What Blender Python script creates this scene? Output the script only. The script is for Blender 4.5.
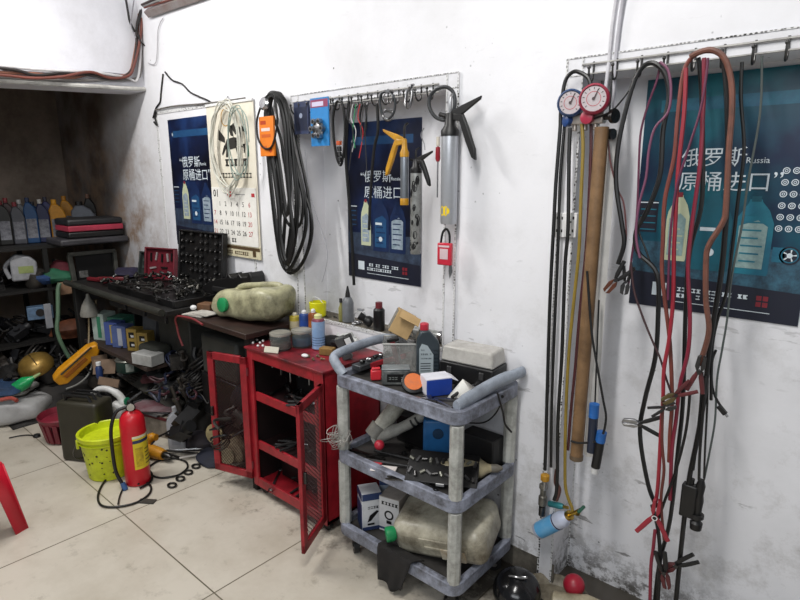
import bpy, bmesh, math, random
from mathutils import Vector, Matrix, Euler
random.seed(7)
for o in list(bpy.data.objects): bpy.data.objects.remove(o)
SC = bpy.context.scene
COL = SC.collection
PI = math.pi
R = math.radians
# ---------------------------------------------------------------- camera
PITCH = math.atan(124/570.); HEAD = math.atan(665/583.); CAMP = Vector((0, -1.9, 1.6))
cd = bpy.data.cameras.new('camera'); cam = bpy.data.objects.new('camera', cd); COL.objects.link(cam)
cd.sensor_width = 36; cd.lens = 36*570/800.; cd.clip_start = .02; cd.clip_end = 60
fwd = Vector((-math.cos(HEAD)*math.cos(PITCH), math.sin(HEAD)*math.cos(PITCH), -math.sin(PITCH)))
cam.location = CAMP; cam.rotation_euler = fwd.to_track_quat('-Z', 'Y').to_euler()
SC.camera = cam
# ---------------------------------------------------------------- world and light
w = bpy.data.worlds.new('world'); SC.world = w; w.use_nodes = True
w.node_tree.nodes['Background'].inputs[0].default_value = (.86, .93, 1, 1)
w.node_tree.nodes['Background'].inputs[1].default_value = .17
def area(name, loc, target, sx, sy, power, col=(1, .98, .95)):
    l = bpy.data.lights.new(name, 'AREA'); l.shape = 'RECTANGLE'; l.size = sx; l.size_y = sy
    l.energy = power; l.color = col
    o = bpy.data.objects.new(name, l); COL.objects.link(o); o.location = loc
    o.rotation_euler = (Vector(target)-Vector(loc)).to_track_quat('-Z', 'Y').to_euler(); return o
area('tube_light', (-3.1, -1.4, 3.0), (-2.9, -.8, 0), .12, 1.2, 50)
area('tube_light', (-.7, -1.6, 2.95), (-.8, -.8, 0), .12, 1.2, 38)
area('front_fill_light', (.6, -4.3, 2.9), (-.6, 0, .6), 3.2, 1.2, 56, (.93, .97, 1))  # added fill from an unseen source behind the camera
vs = SC.view_settings; vs.view_transform = 'Standard'; vs.look = 'None'; vs.gamma = 1; vs.use_curve_mapping = False
vs.exposure = 0.12
# ---------------------------------------------------------------- helpers: places
HV = (-math.cos(HEAD), math.sin(HEAD)); RV = (math.sin(HEAD), math.cos(HEAD))
def _ray(px, py):
    u = (px-400)/570.; v = (py-300)/570.
    f = math.cos(PITCH)-v*math.sin(PITCH); d = math.sin(PITCH)+v*math.cos(PITCH)
    return Vector((HV[0]*f+RV[0]*u, HV[1]*f+RV[1]*u, -d))
def W(px, py, y=0.):
    r = _ray(px, py); return CAMP+r*((y-CAMP.y)/r.y)
def G(px, py, z=0.):
    r = _ray(px, py); return CAMP+r*((z-CAMP.z)/r.z)
def XP(px, py, x):
    r = _ray(px, py); return CAMP+r*((x-CAMP.x)/r.x)
def face(p): return math.atan2(CAMP.x-p[0], -(CAMP.y-p[1]))
# ---------------------------------------------------------------- helpers: materials
def lin(c):
    if isinstance(c, str): c = tuple(int(c[i:i+2], 16)/255. for i in (0, 2, 4))
    return tuple((v/12.92 if v <= .04045 else ((v+.055)/1.055)**2.4) for v in c)+(1,)
MC = {}
def M(col, rough=.5, metal=0., dirt=.25, scale=9., dcol='1a1714', trans=0., bump=.0, alpha=1.):
    k = (col, rough, metal, dirt, scale, dcol, trans, bump, alpha)
    if k in MC: return MC[k]
    m = bpy.data.materials.new('mat_'+col); m.use_nodes = True; nt = m.node_tree; N = nt.nodes; L = nt.links
    b = N['Principled BSDF']; b.inputs['Roughness'].default_value = rough; b.inputs['Metallic'].default_value = metal
    tc = N.new('ShaderNodeTexCoord')
    if dirt > 0:
        n = N.new('ShaderNodeTexNoise'); n.inputs['Scale'].default_value = scale; n.inputs['Detail'].default_value = 8
        n.inputs['Roughness'].default_value = .72; L.new(tc.outputs['Object'], n.inputs['Vector'])
        r = N.new('ShaderNodeValToRGB'); r.color_ramp.elements[0].position = .48-.2*dirt; r.color_ramp.elements[1].position = .68
        r.color_ramp.elements[0].color = (0, 0, 0, 1); r.color_ramp.elements[1].color = (1, 1, 1, 1)
        L.new(n.outputs['Fac'], r.inputs['Fac'])
        mu = N.new('ShaderNodeMath'); mu.operation = 'MULTIPLY'; mu.inputs[1].default_value = min(1, dirt*1.5); L.new(r.outputs['Color'], mu.inputs[0])
        mx = N.new('ShaderNodeMix'); mx.data_type = 'RGBA'; mx.inputs[6].default_value = lin(col); mx.inputs[7].default_value = lin(dcol)
        L.new(mu.outputs[0], mx.inputs[0]); L.new(mx.outputs[2], b.inputs['Base Color'])
        if bump:
            bp = N.new('ShaderNodeBump'); bp.inputs['Strength'].default_value = bump; bp.inputs['Distance'].default_value = .004
            L.new(n.outputs['Fac'], bp.inputs['Height']); L.new(bp.outputs[0], b.inputs['Normal'])
    else: b.inputs['Base Color'].default_value = lin(col)
    if alpha < 1: b.inputs['Alpha'].default_value = alpha
    if trans: b.inputs['Transmission Weight'].default_value = trans; b.inputs['IOR'].default_value = 1.3
    MC[k] = m; return m
BLK = M('0c0c0e', .45, 0, .3, 12, '1d1a17'); BLK2 = M('161618', .55, 0, .35, 9, '28231e')
STEEL = M('a8a8aa', .32, 1, .3, 14, '3c3834'); DSTEEL = M('5d5c5c', .4, 1, .4, 14, '1f1c1a'); CHROME = M('d4d4d6', .18, 1, .15, 20, '55504a')
REDP = M('b3202c', .42, 0, .3, 10, '3a0d10'); WHT = M('dcdcdc', .5, 0, .2, 14, '77726a'); YEL = M('c08c1e', .45, 0, .3, 14, '4a3410')
BRASS = M('b79a4c', .3, 1, .2, 14, '4a3c18'); BLUE = M('1f5fa8', .45, 0, .25, 14, '10161e'); GRN = M('1e8a52', .4, 0, .2, 12, '0c2a1a')
OILJ = M('c3bf9a', .4, 0, .5, 11, '6a6448', 0, .3); CARD = M('b89a6c', .8, 0, .25, 12, '7a6240'); WOOD = M('6b5236', .7, 0, .45, 10, '2a2018')
DKRED = M('6d1f27', .5, 0, .35, 12, '241012'); PAPER = M('e4e2dc', .8, 0, .15, 10, 'aaa69a')
# ---------------------------------------------------------------- helpers: meshes
def cat(pts, n=6, closed=False):
    P = [Vector(p) for p in pts]
    if len(P) < 3: return P
    out = []; m = len(P)
    rng = range(m if closed else m-1)
    for i in rng:
        if closed: a, b, c, d = P[(i-1) % m], P[i], P[(i+1) % m], P[(i+2) % m]
        else: a, b, c, d = P[max(i-1, 0)], P[i], P[i+1], P[min(i+2, m-1)]
        for k in range(n):
            t = k/n
            out.append(.5*((2*b)+(c-a)*t+(2*a-5*b+4*c-d)*t*t+(3*b-a-3*c+d)*t**3))
    if not closed: out.append(P[-1])
    return out
class MB:
    def __init__(s): s.v = []; s.f = []; s.mi = []; s.T = Matrix()
    def at(s, loc=(0, 0, 0), rot=(0, 0, 0)): s.T = Matrix.Translation(loc) @ Euler(rot).to_matrix().to_4x4(); return s
    def raw(s, vs_, fs, m=0):
        o = len(s.v); s.v += [tuple(s.T @ Vector(p)) for p in vs_]
        for f in fs: s.f.append(tuple(i+o for i in f)); s.mi.append(m)
        return s
    def box(s, c, d, m=0, rot=(0, 0, 0), taper=1.):
        E = Euler(rot).to_matrix(); vs_ = []
        for z in (-.5, .5):
            t = taper if z > 0 else 1
            for x, y in ((-.5, -.5), (.5, -.5), (.5, .5), (-.5, .5)):
                vs_.append(Vector(c)+E @ Vector((x*d[0]*t, y*d[1]*t, z*d[2])))
        return s.raw(vs_, [(3, 2, 1, 0), (4, 5, 6, 7), (0, 1, 5, 4), (1, 2, 6, 5), (2, 3, 7, 6), (3, 0, 4, 7)], m)
    def tube(s, pts, r, n=8, closed=False, m=0, sm=6, sq=1.):
        P = cat(pts, sm, closed) if sm else [Vector(p) for p in pts]
        k = len(P); rr = r if hasattr(r, '__len__') else None
        up = None; vs_ = []
        for i, p in enumerate(P):
            a = P[(i-1) % k] if (closed or i > 0) else p; b = P[(i+1) % k] if (closed or i < k-1) else p
            t = (b-a)
            t = t.normalized() if t.length > 1e-9 else Vector((0, 0, 1))
            if up is None:
                up = Vector((0, 1, 0)) if abs(t.y) < .9 else Vector((1, 0, 0))
            up = (up-t*up.dot(t)); up = up.normalized() if up.length > 1e-6 else Vector((1, 0, 0))
            sd = t.cross(up)
            q = rr[min(int(i/(k-1)*(len(rr)-1)+.5), len(rr)-1)] if rr else r
            for j in range(n):
                an = 2*PI*j/n; vs_.append(p+sd*math.cos(an)*q+up*math.sin(an)*q*sq)
        fs = []
        for i in range(k if closed else k-1):
            for j in range(n):
                a = i*n+j; b = i*n+(j+1) % n; c = ((i+1) % k)*n+(j+1) % n; d = ((i+1) % k)*n+j
                fs.append((a, b, c, d))
        if not closed: fs += [tuple(reversed(range(n))), tuple((k-1)*n+j for j in range(n))]
        return s.raw(vs_, fs, m)
    def lathe(s, prof, n=20, m=0, c=(0, 0, 0), axis=None, ms=None):
        q = Vector(axis).to_track_quat('Z', 'Y').to_matrix() if axis else Matrix.Identity(3)
        vs_ = []; 
        for r, z in prof:
            for j in range(n):
                an = 2*PI*j/n; vs_.append(Vector(c)+q @ Vector((r*math.cos(an), r*math.sin(an), z)))
        k = len(prof)
        for i in range(k-1):
            pass
        o = len(s.v); s.v += [tuple(s.T @ p) for p in vs_]
        for i in range(k-1):
            mm = ms[i] if ms else m
            for j in range(n):
                s.f.append((o+i*n+j, o+i*n+(j+1) % n, o+(i+1)*n+(j+1) % n, o+(i+1)*n+j)); s.mi.append(mm)
        if prof[0][0] > 1e-5: s.f.append(tuple(o+j for j in reversed(range(n)))); s.mi.append(ms[0] if ms else m)
        if prof[-1][0] > 1e-5: s.f.append(tuple(o+(k-1)*n+j for j in range(n))); s.mi.append(ms[-1] if ms else m)
        return s
    def cyl(s, p0, p1, r, r2=None, n=14, m=0):
        p0 = Vector(p0); p1 = Vector(p1); h = (p1-p0).length
        return s.lathe([(r, 0), (r if r2 is None else r2, h)], n, m, p0, (p1-p0))
    def prism(s, poly, y0, y1, m=0):
        """outline in x,z; extruded along y"""
        n = len(poly); vs_ = [(x, y0, z) for x, z in poly]+[(x, y1, z) for x, z in poly]
        fs = [tuple(range(n)), tuple(reversed(range(n, 2*n)))]+[(i, i+n, (i+1) % n+n, (i+1) % n) for i in range(n)]
        return s.raw(vs_, fs, m)
    def sph(s, c, r, m=0, n=16, k=10):
        if not hasattr(r, '__len__'): r = (r, r, r)
        vs_ = [(c[0], c[1], c[2]-r[2])]; fs = []
        for i in range(1, k):
            a = PI*i/k
            for j in range(n):
                b = 2*PI*j/n; vs_.append((c[0]+r[0]*math.sin(a)*math.cos(b), c[1]+r[1]*math.sin(a)*math.sin(b), c[2]-r[2]*math.cos(a)))
        vs_.append((c[0], c[1], c[2]+r[2])); e = len(vs_)-1
        for j in range(n): fs.append((0, 1+(j+1) % n, 1+j)); fs.append((e, e-n+j, e-n+(j+1) % n))
        for i in range(k-2):
            for j in range(n): fs.append((1+i*n+j, 1+i*n+(j+1) % n, 1+(i+1)*n+(j+1) % n, 1+(i+1)*n+j))
        return s.raw(vs_, fs, m)
    def poly(s, pts, layer=1, m=0):      # flat print in the x,z plane
        return s.raw([(x, -.0006*layer, z) for x, z in pts], [tuple(range(len(pts)))], m)
    def rect(s, x0, z0, x1, z1, layer=1, m=0): return s.poly([(x0, z0), (x1, z0), (x1, z1), (x0, z1)], layer, m)
    def disc(s, x, z, r, layer=1, m=0, n=16, rz=None): return s.poly([(x+r*math.cos(2*PI*i/n), z+(rz or r)*math.sin(2*PI*i/n)) for i in range(n)], layer, m)
    def ring(s, x, z, r, t, layer=1, m=0, n=20):
        vs_ = []; 
        for i in range(n):
            a = 2*PI*i/n; vs_ += [(x+r*math.cos(a), -.0006*layer, z+r*math.sin(a)), (x+(r-t)*math.cos(a), -.0006*layer, z+(r-t)*math.sin(a))]
        return s.raw(vs_, [(2*i, (2*i+2) % (2*n), (2*i+3) % (2*n), 2*i+1) for i in range(n)], m)
    def text(s, body, x, z, size, layer=2, m=0, cyl=None, align='LEFT', bold=0.):
        vs_, ps = glyphs(body, size, align, bold)
        if cyl:
            q = cyl+.0006*layer
            return s.raw([(q*math.sin((a+x)/cyl), -q*math.cos((a+x)/cyl), b+z) for a, b in vs_], ps, m)
        return s.raw([(a+x, -.0006*layer, b+z) for a, b in vs_], ps, m)
    def build(s, name, mats, parent=None, loc=None, rz=0., bev=0., smooth=38, rot=None, solid=0):
        me = bpy.data.meshes.new(name); me.from_pydata(s.v, [], s.f)
        if not isinstance(mats, (list, tuple)): mats = [mats]
        for m in mats: me.materials.append(m)
        for p, i in zip(me.polygons, s.mi): p.material_index = min(i, len(mats)-1); p.use_smooth = bool(smooth)
        me.validate(); me.update()
        if smooth: me.set_sharp_from_angle(angle=R(smooth))
        o = bpy.data.objects.new(name, me); COL.objects.link(o)
        if parent: o.parent = parent
        if loc is not None: o.location = loc
        o.rotation_euler = rot if rot else (0, 0, rz)
        if solid: q = o.modifiers.new('solid', 'SOLIDIFY'); q.thickness = solid; q.offset = -1
        if bev:
            q = o.modifiers.new('bevel', 'BEVEL'); q.width = bev; q.segments = 2; q.limit_method = 'ANGLE'; q.angle_limit = R(42)
        return o
GC = {}
def glyphs(body, size, align, bold):
    k = (body, size, align, bold)
    if k not in GC:
        c = bpy.data.curves.new('t', 'FONT'); c.body = body; c.size = size; c.align_x = align; c.offset = bold; c.resolution_u = 2
        o = bpy.data.objects.new('t', c); COL.objects.link(o)
        dg = bpy.context.evaluated_depsgraph_get(); me = bpy.data.meshes.new_from_object(o.evaluated_get(dg))
        GC[k] = ([(v.co.x, v.co.y) for v in me.vertices], [tuple(p.vertices) for p in me.polygons])
        bpy.data.objects.remove(o); bpy.data.curves.remove(c); bpy.data.meshes.remove(me)
    return GC[k]
def tag(o, label, cat_, group=None, kind=None):
    o['label'] = label; o['category'] = cat_
    if group: o['group'] = group
    if kind: o['kind'] = kind
    return o
def thing(name, label, cat_, loc, rz=0., group=None, rot=None):
    o = bpy.data.objects.new(name, None); COL.objects.link(o); o.location = loc; o.rotation_euler = rot if rot else (0, 0, rz)
    o.empty_display_size = .05
    return tag(o, label, cat_, group)
def dup(root, loc, rz=0., label=None, rot=None, scale=None):
    def cp(o, par):
        c = o.copy(); COL.objects.link(c)
        if par: c.parent = par
        for ch in o.children: cp(ch, c)
        return c
    r = cp(root, None); r.location = loc; r.rotation_euler = rot if rot else (0, 0, rz)
    if label: r['label'] = label
    if scale: r.scale = (scale,)*3
    return r
def struct(o): o['kind'] = 'structure'; return o
def cable(name, pts, r, mat, label, cat_='cable', group=None, n=8, closed=False, sm=6):
    p0 = Vector(pts[0]); o = MB().tube([Vector(p)-p0 for p in pts], r, n, closed, 0, sm).build(name, mat, loc=p0)
    return tag(o, label, cat_, group)
# ================================================================ SETTING
def wall_mat():
    m = bpy.data.materials.new('wall_plaster'); m.use_nodes = True; nt = m.node_tree; N = nt.nodes; L = nt.links; b = N['Principled BSDF']
    b.inputs['Roughness'].default_value = .7
    tc = N.new('ShaderNodeTexCoord'); sx = N.new('ShaderNodeSeparateXYZ'); L.new(tc.outputs['Object'], sx.inputs[0])
    def noise(sc, det, rough=.6, vec=None):
        n = N.new('ShaderNodeTexNoise'); n.inputs['Scale'].default_value = sc; n.inputs['Detail'].default_value = det; n.inputs['Roughness'].default_value = rough
        L.new(vec or tc.outputs['Object'], n.inputs['Vector']); return n.outputs['Fac']
    def ramp(src, a, bb, ca=0, cb=1):
        r = N.new('ShaderNodeMapRange'); r.inputs[1].default_value = a; r.inputs[2].default_value = bb; r.inputs[3].default_value = ca; r.inputs[4].default_value = cb
        L.new(src, r.inputs[0]); return r.outputs[0]
    def mul(a, c):
        q = N.new('ShaderNodeMath'); q.operation = 'MULTIPLY'; L.new(a, q.inputs[0])
        if isinstance(c, float): q.inputs[1].default_value = c
        else: L.new(c, q.inputs[1])
        return q.outputs[0]
    def mix(f, a, c):
        q = N.new('ShaderNodeMix'); q.data_type = 'RGBA'; L.new(f, q.inputs[0])
        if isinstance(a, tuple): q.inputs[6].default_value = a
        else: L.new(a, q.inputs[6])
        q.inputs[7].default_value = c; return q.outputs[2]
    col = mix(mul(ramp(noise(2.2, 6), .45, .75), .35), lin('dfdfe3'), lin('b9b8b8'))
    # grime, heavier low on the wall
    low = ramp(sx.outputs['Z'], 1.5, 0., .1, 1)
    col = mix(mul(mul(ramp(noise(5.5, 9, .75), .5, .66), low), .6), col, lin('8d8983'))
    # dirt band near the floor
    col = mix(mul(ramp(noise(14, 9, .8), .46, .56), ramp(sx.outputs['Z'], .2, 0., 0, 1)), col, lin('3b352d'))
    # long hand scratches and tyre marks
    mp = N.new('ShaderNodeMapping'); mp.inputs['Scale'].default_value = (3.2, 1, 13); mp.inputs['Rotation'].default_value = (0, R(28), 0); L.new(tc.outputs['Object'], mp.inputs[0])
    sc = mul(ramp(noise(2.4, 5, .6, mp.outputs[0]), .62, .66), ramp(noise(3, 2), .48, .56))
    col = mix(mul(mul(sc, low), .8), col, lin('55524f'))
    # specks
    v = N.new('ShaderNodeTexVoronoi'); v.inputs['Scale'].default_value = 26; v.inputs['Randomness'].default_value = 1; L.new(tc.outputs['Object'], v.inputs['Vector'])
    sp = mul(ramp(v.outputs['Distance'], .13, .08), ramp(noise(5, 4), .58, .64))
    col = mix(mul(sp, .85), col, lin('2b2928'))
    # sooty brown dirt with the lintel's shade painted in, toward the far end
    soot_shade = mul(ramp(sx.outputs['X'], -4.0, -4.7, 0, 1), ramp(noise(3, 6), .1, .6, .6, 1))
    col = mix(soot_shade, col, lin('4c4038'))
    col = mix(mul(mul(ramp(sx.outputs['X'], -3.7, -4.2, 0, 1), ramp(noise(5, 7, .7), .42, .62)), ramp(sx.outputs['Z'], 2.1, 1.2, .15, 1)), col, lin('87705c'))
    L.new(col, b.inputs['Base Color'])
    bp = N.new('ShaderNodeBump'); bp.inputs['Strength'].default_value = .25; bp.inputs['Distance'].default_value = .01; L.new(noise(7, 8), bp.inputs['Height']); L.new(bp.outputs[0], b.inputs['Normal'])
    return m
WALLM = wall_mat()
ND = .15
NICHES = [(-2.33, -1.415, .868, 1.935), (-.861, .62, 0., 1.925)]
def build_wall():
    xs = sorted({-5.6, 1.6}|{n[0] for n in NICHES}|{n[1] for n in NICHES}); zs = sorted({0., 3.3}|{n[2] for n in NICHES}|{n[3] for n in NICHES})
    m = MB()
    def inside(x, z): return any(a < x < b and c < z < d for a, b, c, d in NICHES)
    for i in range(len(xs)-1):
        for j in range(len(zs)-1):
            a, b, c, d = xs[i], xs[i+1], zs[j], zs[j+1]
            y = ND if inside((a+b)/2, (c+d)/2) else 0.
            m.raw([(a, y, c), (b, y, c), (b, y, d), (a, y, d)], [(0, 1, 2, 3)])
    for a, b, c, d in NICHES:
        m.raw([(a, 0, c), (a, 0, d), (a, ND, d), (a, ND, c)], [(0, 1, 2, 3)])
        m.raw([(b, 0, c), (b, 0, d), (b, ND, d), (b, ND, c)], [(3, 2, 1, 0)])
        m.raw([(a, 0, d), (b, 0, d), (b, ND, d), (a, ND, d)], [(0, 1, 2, 3)])
        if c > .01: m.raw([(a, 0, c), (b, 0, c), (b, ND, c), (a, ND, c)], [(0, 1, 2, 3)])
    m.box((-2, .26, 1.65), (7.6, .2, 3.3))
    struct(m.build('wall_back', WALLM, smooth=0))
build_wall()
def floor_mat():
    m = bpy.data.materials.new('floor_tiles'); m.use_nodes = True; nt = m.node_tree; N = nt.nodes; L = nt.links; b = N['Principled BSDF']
    tc = N.new('ShaderNodeTexCoord'); mp = N.new('ShaderNodeMapping'); mp.inputs['Location'].default_value = (3.43/.8, .92/.8, 0); mp.inputs['Scale'].default_value = (1.25, 1.25, 1)
    L.new(tc.outputs['Object'], mp.inputs[0])
    br = N.new('ShaderNodeTexBrick'); br.offset = 0; br.inputs['Scale'].default_value = 1; br.inputs['Mortar Size'].default_value = .004; br.inputs['Brick Width'].default_value = 1; br.inputs['Row Height'].default_value = 1
    br.inputs['Mortar Smooth'].default_value = .2; L.new(mp.outputs[0], br.inputs['Vector'])
    br.inputs['Color1'].default_value = lin('c4bdb0'); br.inputs['Color2'].default_value = lin('bbb4a7'); br.inputs['Mortar'].default_value = lin('57503f')
    def noise(sc, det, r=.65):
        n = N.new('ShaderNodeTexNoise'); n.inputs['Scale'].default_value = sc; n.inputs['Detail'].default_value = det; n.inputs['Roughness'].default_value = r; L.new(tc.outputs['Object'], n.inputs[0]); return n.outputs['Fac']
    def lay(prev, src, a, bb, f, c):
        r = N.new('ShaderNodeMapRange'); r.inputs[1].default_value = a; r.inputs[2].default_value = bb; r.inputs[4].default_value = f; L.new(src, r.inputs[0])
        q = N.new('ShaderNodeMix'); q.data_type = 'RGBA'; L.new(r.outputs[0], q.inputs[0]); L.new(prev, q.inputs[6]); q.inputs[7].default_value = lin(c); return q.outputs[2]
    c = lay(br.outputs['Color'], noise(2.5, 8), .42, .72, .55, '998e7c')
    c = lay(c, noise(9, 9, .75), .56, .72, .5, '6e6454')
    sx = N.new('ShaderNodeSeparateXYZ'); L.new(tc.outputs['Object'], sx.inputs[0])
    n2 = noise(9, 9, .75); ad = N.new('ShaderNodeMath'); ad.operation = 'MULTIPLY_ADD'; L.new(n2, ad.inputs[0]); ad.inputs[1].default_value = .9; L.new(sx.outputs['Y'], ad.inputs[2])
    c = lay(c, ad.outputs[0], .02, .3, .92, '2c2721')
    L.new(c, b.inputs['Base Color']); b.inputs['Roughness'].default_value = .35
    return m
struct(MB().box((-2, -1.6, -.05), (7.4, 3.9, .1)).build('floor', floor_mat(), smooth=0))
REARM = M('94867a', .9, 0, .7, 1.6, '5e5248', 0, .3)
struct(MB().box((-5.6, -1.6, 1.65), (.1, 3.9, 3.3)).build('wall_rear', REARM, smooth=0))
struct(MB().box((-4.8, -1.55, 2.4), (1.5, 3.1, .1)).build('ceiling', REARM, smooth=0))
struct(MB().box((-4.78, -3.5, 1.2), (1.7, .1, 2.4)).build('wall_left_unseen', REARM, smooth=0))  # unseen side wall, added to keep world light out of the recess
CEILM = M('b4b4b6', .8, 0, .3, 2, '9a9896')
struct(MB().box((-1.1, -1.7, 3.35), (6.6, 3.7, .1)).build('ceiling', CEILM, smooth=0))
BEAMM = M('d6d6dc', .75, 0, .22, 3, 'a3a1a4')
b = MB(); b.raw([(-3.935, 0, 2.15), (-3.935, -3.4, 1.98), (-4.15, -3.4, 1.98), (-4.15, 0, 2.15), (-3.935, 0, 3.3), (-3.935, -3.4, 3.3), (-4.15, -3.4, 3.3), (-4.15, 0, 3.3)],
      [(0, 1, 5, 4), (0, 3, 2, 1), (3, 7, 6, 2), (1, 2, 6, 5)])
struct(b.build('wall_lintel', BEAMM, smooth=0))
struct(MB().tube([(-3.925, -.005, 2.165), (-3.925, -3.4, 1.995)], .014, 8, sm=0).build('trim_1', M('c4c2bd', .6, 0, .3)))
# raised plaster borders with perforated corner bead
def bead_mat():
    m = bpy.data.materials.new('corner_bead'); m.use_nodes = True; nt = m.node_tree; N = nt.nodes; L = nt.links; b = N['Principled BSDF']; b.inputs['Roughness'].default_value = .6
    tc = N.new('ShaderNodeTexCoord'); v = N.new('ShaderNodeTexVoronoi'); v.inputs['Scale'].default_value = 85; v.inputs['Randomness'].default_value = .55
    L.new(tc.outputs['Object'], v.inputs['Vector']); n = N.new('ShaderNodeTexNoise'); n.inputs['Scale'].default_value = 4; L.new(tc.outputs['Object'], n.inputs[0])
    r = N.new('ShaderNodeMapRange'); r.inputs[1].default_value = .42; r.inputs[2].default_value = .3; L.new(v.outputs['Distance'], r.inputs[0])
    r2 = N.new('ShaderNodeMapRange'); r2.inputs[1].default_value = .4; r2.inputs[2].default_value = .56; r2.inputs[3].default_value = .25; L.new(n.outputs['Fac'], r2.inputs[0])
    q = N.new('ShaderNodeMath'); q.operation = 'MULTIPLY'; L.new(r.outputs[0], q.inputs[0]); L.new(r2.outputs[0], q.inputs[1])
    mx = N.new('ShaderNodeMix'); mx.data_type = 'RGBA'; L.new(q.outputs[0], mx.inputs[0]); mx.inputs[6].default_value = lin('cfcfcf'); mx.inputs[7].default_value = lin('1f1c1a'); L.new(mx.outputs[2], b.inputs['Base Color'])
    return m
BEADM = bead_mat(); BORD = M('d8d8dc', .65, 0, .2, 6, '8f8c88'); ti = 2
for k, (a, bb, c, d) in enumerate(NICHES):
    t = .055; h = .006
    m = MB(); L_ = a-t; R_ = bb+t; T_ = d+t
    z0 = max(c-.0, 0)
    m.box(((L_+a)/2, -h/2, (z0+T_)/2), (t, h, T_-z0)); m.box(((R_+bb)/2, -h/2, (z0+T_)/2), (t, h, T_-z0)); m.box(((a+bb)/2, -h/2, d+t/2), (bb-a, h, t))
    struct(m.build('trim_%d' % ti, BORD, smooth=0)); ti += 1
    m = MB(); w_ = .007
    for x in (L_, a, bb, R_): m.box((x, -h-.0012, (z0+T_)/2), (w_, .003, T_-z0))
    for z in (d, T_): m.box(((L_+R_)/2, -h-.0012, z), (R_-L_, .003, w_*.6))
    if k == 0: m.box(((a+bb)/2, .004, c+.002), (bb-a, .016, .004)); m.box(((a+bb)/2, ND-.006, c+.002), (bb-a, .012, .004)); m.box(((a+bb)/2, -.0015, c-.005), (bb-a, .003, .012))
    if k == 1: m.box((a, ND-.002, d/2), (.01, .004, d))
    struct(m.build('trim_%d' % ti, BEADM, smooth=0)); ti += 1
struct(MB().box((-1.872, .075, .8695), (.91, .146, .003)).build('trim_%d' % ti, M('6f685c', .7, 0, .6, 22, '26211b'), smooth=0)); ti += 1
m = MB()                                             # flat border strips round the left poster
m.box((-3.80, -.002, 1.45), (.022, .004, 1.1)); m.box((-3.30, -.002, 2.005), (1.02, .004, .02)); m.box((-2.77, -.002, 1.5), (.02, .004, .96)); struct(m.build('trim_%d' % ti, BEADM, smooth=0)); ti += 1
m = MB(); m.box((-1.8, -.002, .045), (1.9, .004, .09)); struct(m.build('baseboard_back', M('6a655c', .8, 0, .6, 8), smooth=0))

# ================================================================ POSTERS
def poster_mat(c1, c2, c3):
    m = bpy.data.materials.new('poster_print'); m.use_nodes = True; nt = m.node_tree; N = nt.nodes; L = nt.links; b = N['Principled BSDF']; b.inputs['Roughness'].default_value = .35
    tc = N.new('ShaderNodeTexCoord'); n = N.new('ShaderNodeTexNoise'); n.inputs['Scale'].default_value = 3.2; n.inputs['Detail'].default_value = 5; L.new(tc.outputs['Object'], n.inputs[0])
    r = N.new('ShaderNodeValToRGB'); e = r.color_ramp.elements; e[0].position = .36; e[0].color = lin(c1); e[1].position = .68; e[1].color = lin(c3); k = e.new(.52); k.color = lin(c2)
    L.new(n.outputs['Fac'], r.inputs[0]); L.new(r.outputs[0], b.inputs['Base Color']); return m
def stone_mat(a, c):
    m = M(a, .5, 0, .9, 18, c); return m
def bottle_art(m, x, z, w_, h, body, lab, cap=None, lines=4):
    sh = [(0, 0), (.97, 0), (1, .04), (1, .66), (.86, .82), (.66, .93), (.64, .96), (.34, .96), (.3, .9), (.05, .72), (0, .6)]
    m.poly([(x+a*w_, z+b_*h) for a, b_ in sh], 3, body)
    m.rect(x+.38*w_, z+.93*h, x+.62*w_, z+h, 4, cap if cap is not None else body)
    m.poly([(x+.14*w_, z+.08*h), (x+.84*w_, z+.08*h), (x+.86*w_, z+.62*h), (x+.6*w_, z+.7*h), (x+.13*w_, z+.62*h)], 5, lab)
    for i in range(lines): m.rect(x+.22*w_, z+(.16+.1*i)*h, x+(.5+.05*(i % 3))*w_*1.3, z+(.18+.1*i)*h, 6, body)
def smallprint(m, x0, z, x1, hh, layer, mi):      # print too small to read in the photograph
    rr = random.Random(int(x0*1000)+int(z*977)); x = x0
    while x < x1:
        w_ = hh*.8
        if rr.random() > .12:
            m.rect(x, z, x+w_, z+hh*.2, layer, mi); m.rect(x, z+hh*.7, x+w_, z+hh*.9, layer, mi); m.rect(x+w_*rr.random()*.7, z, x+w_*.75, z+hh*.9, layer+1, mi)
        x += hh
def qr(m, x, z, s, a, b_):
    m.rect(x, z, x+s, z+s, 3, a)
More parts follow.
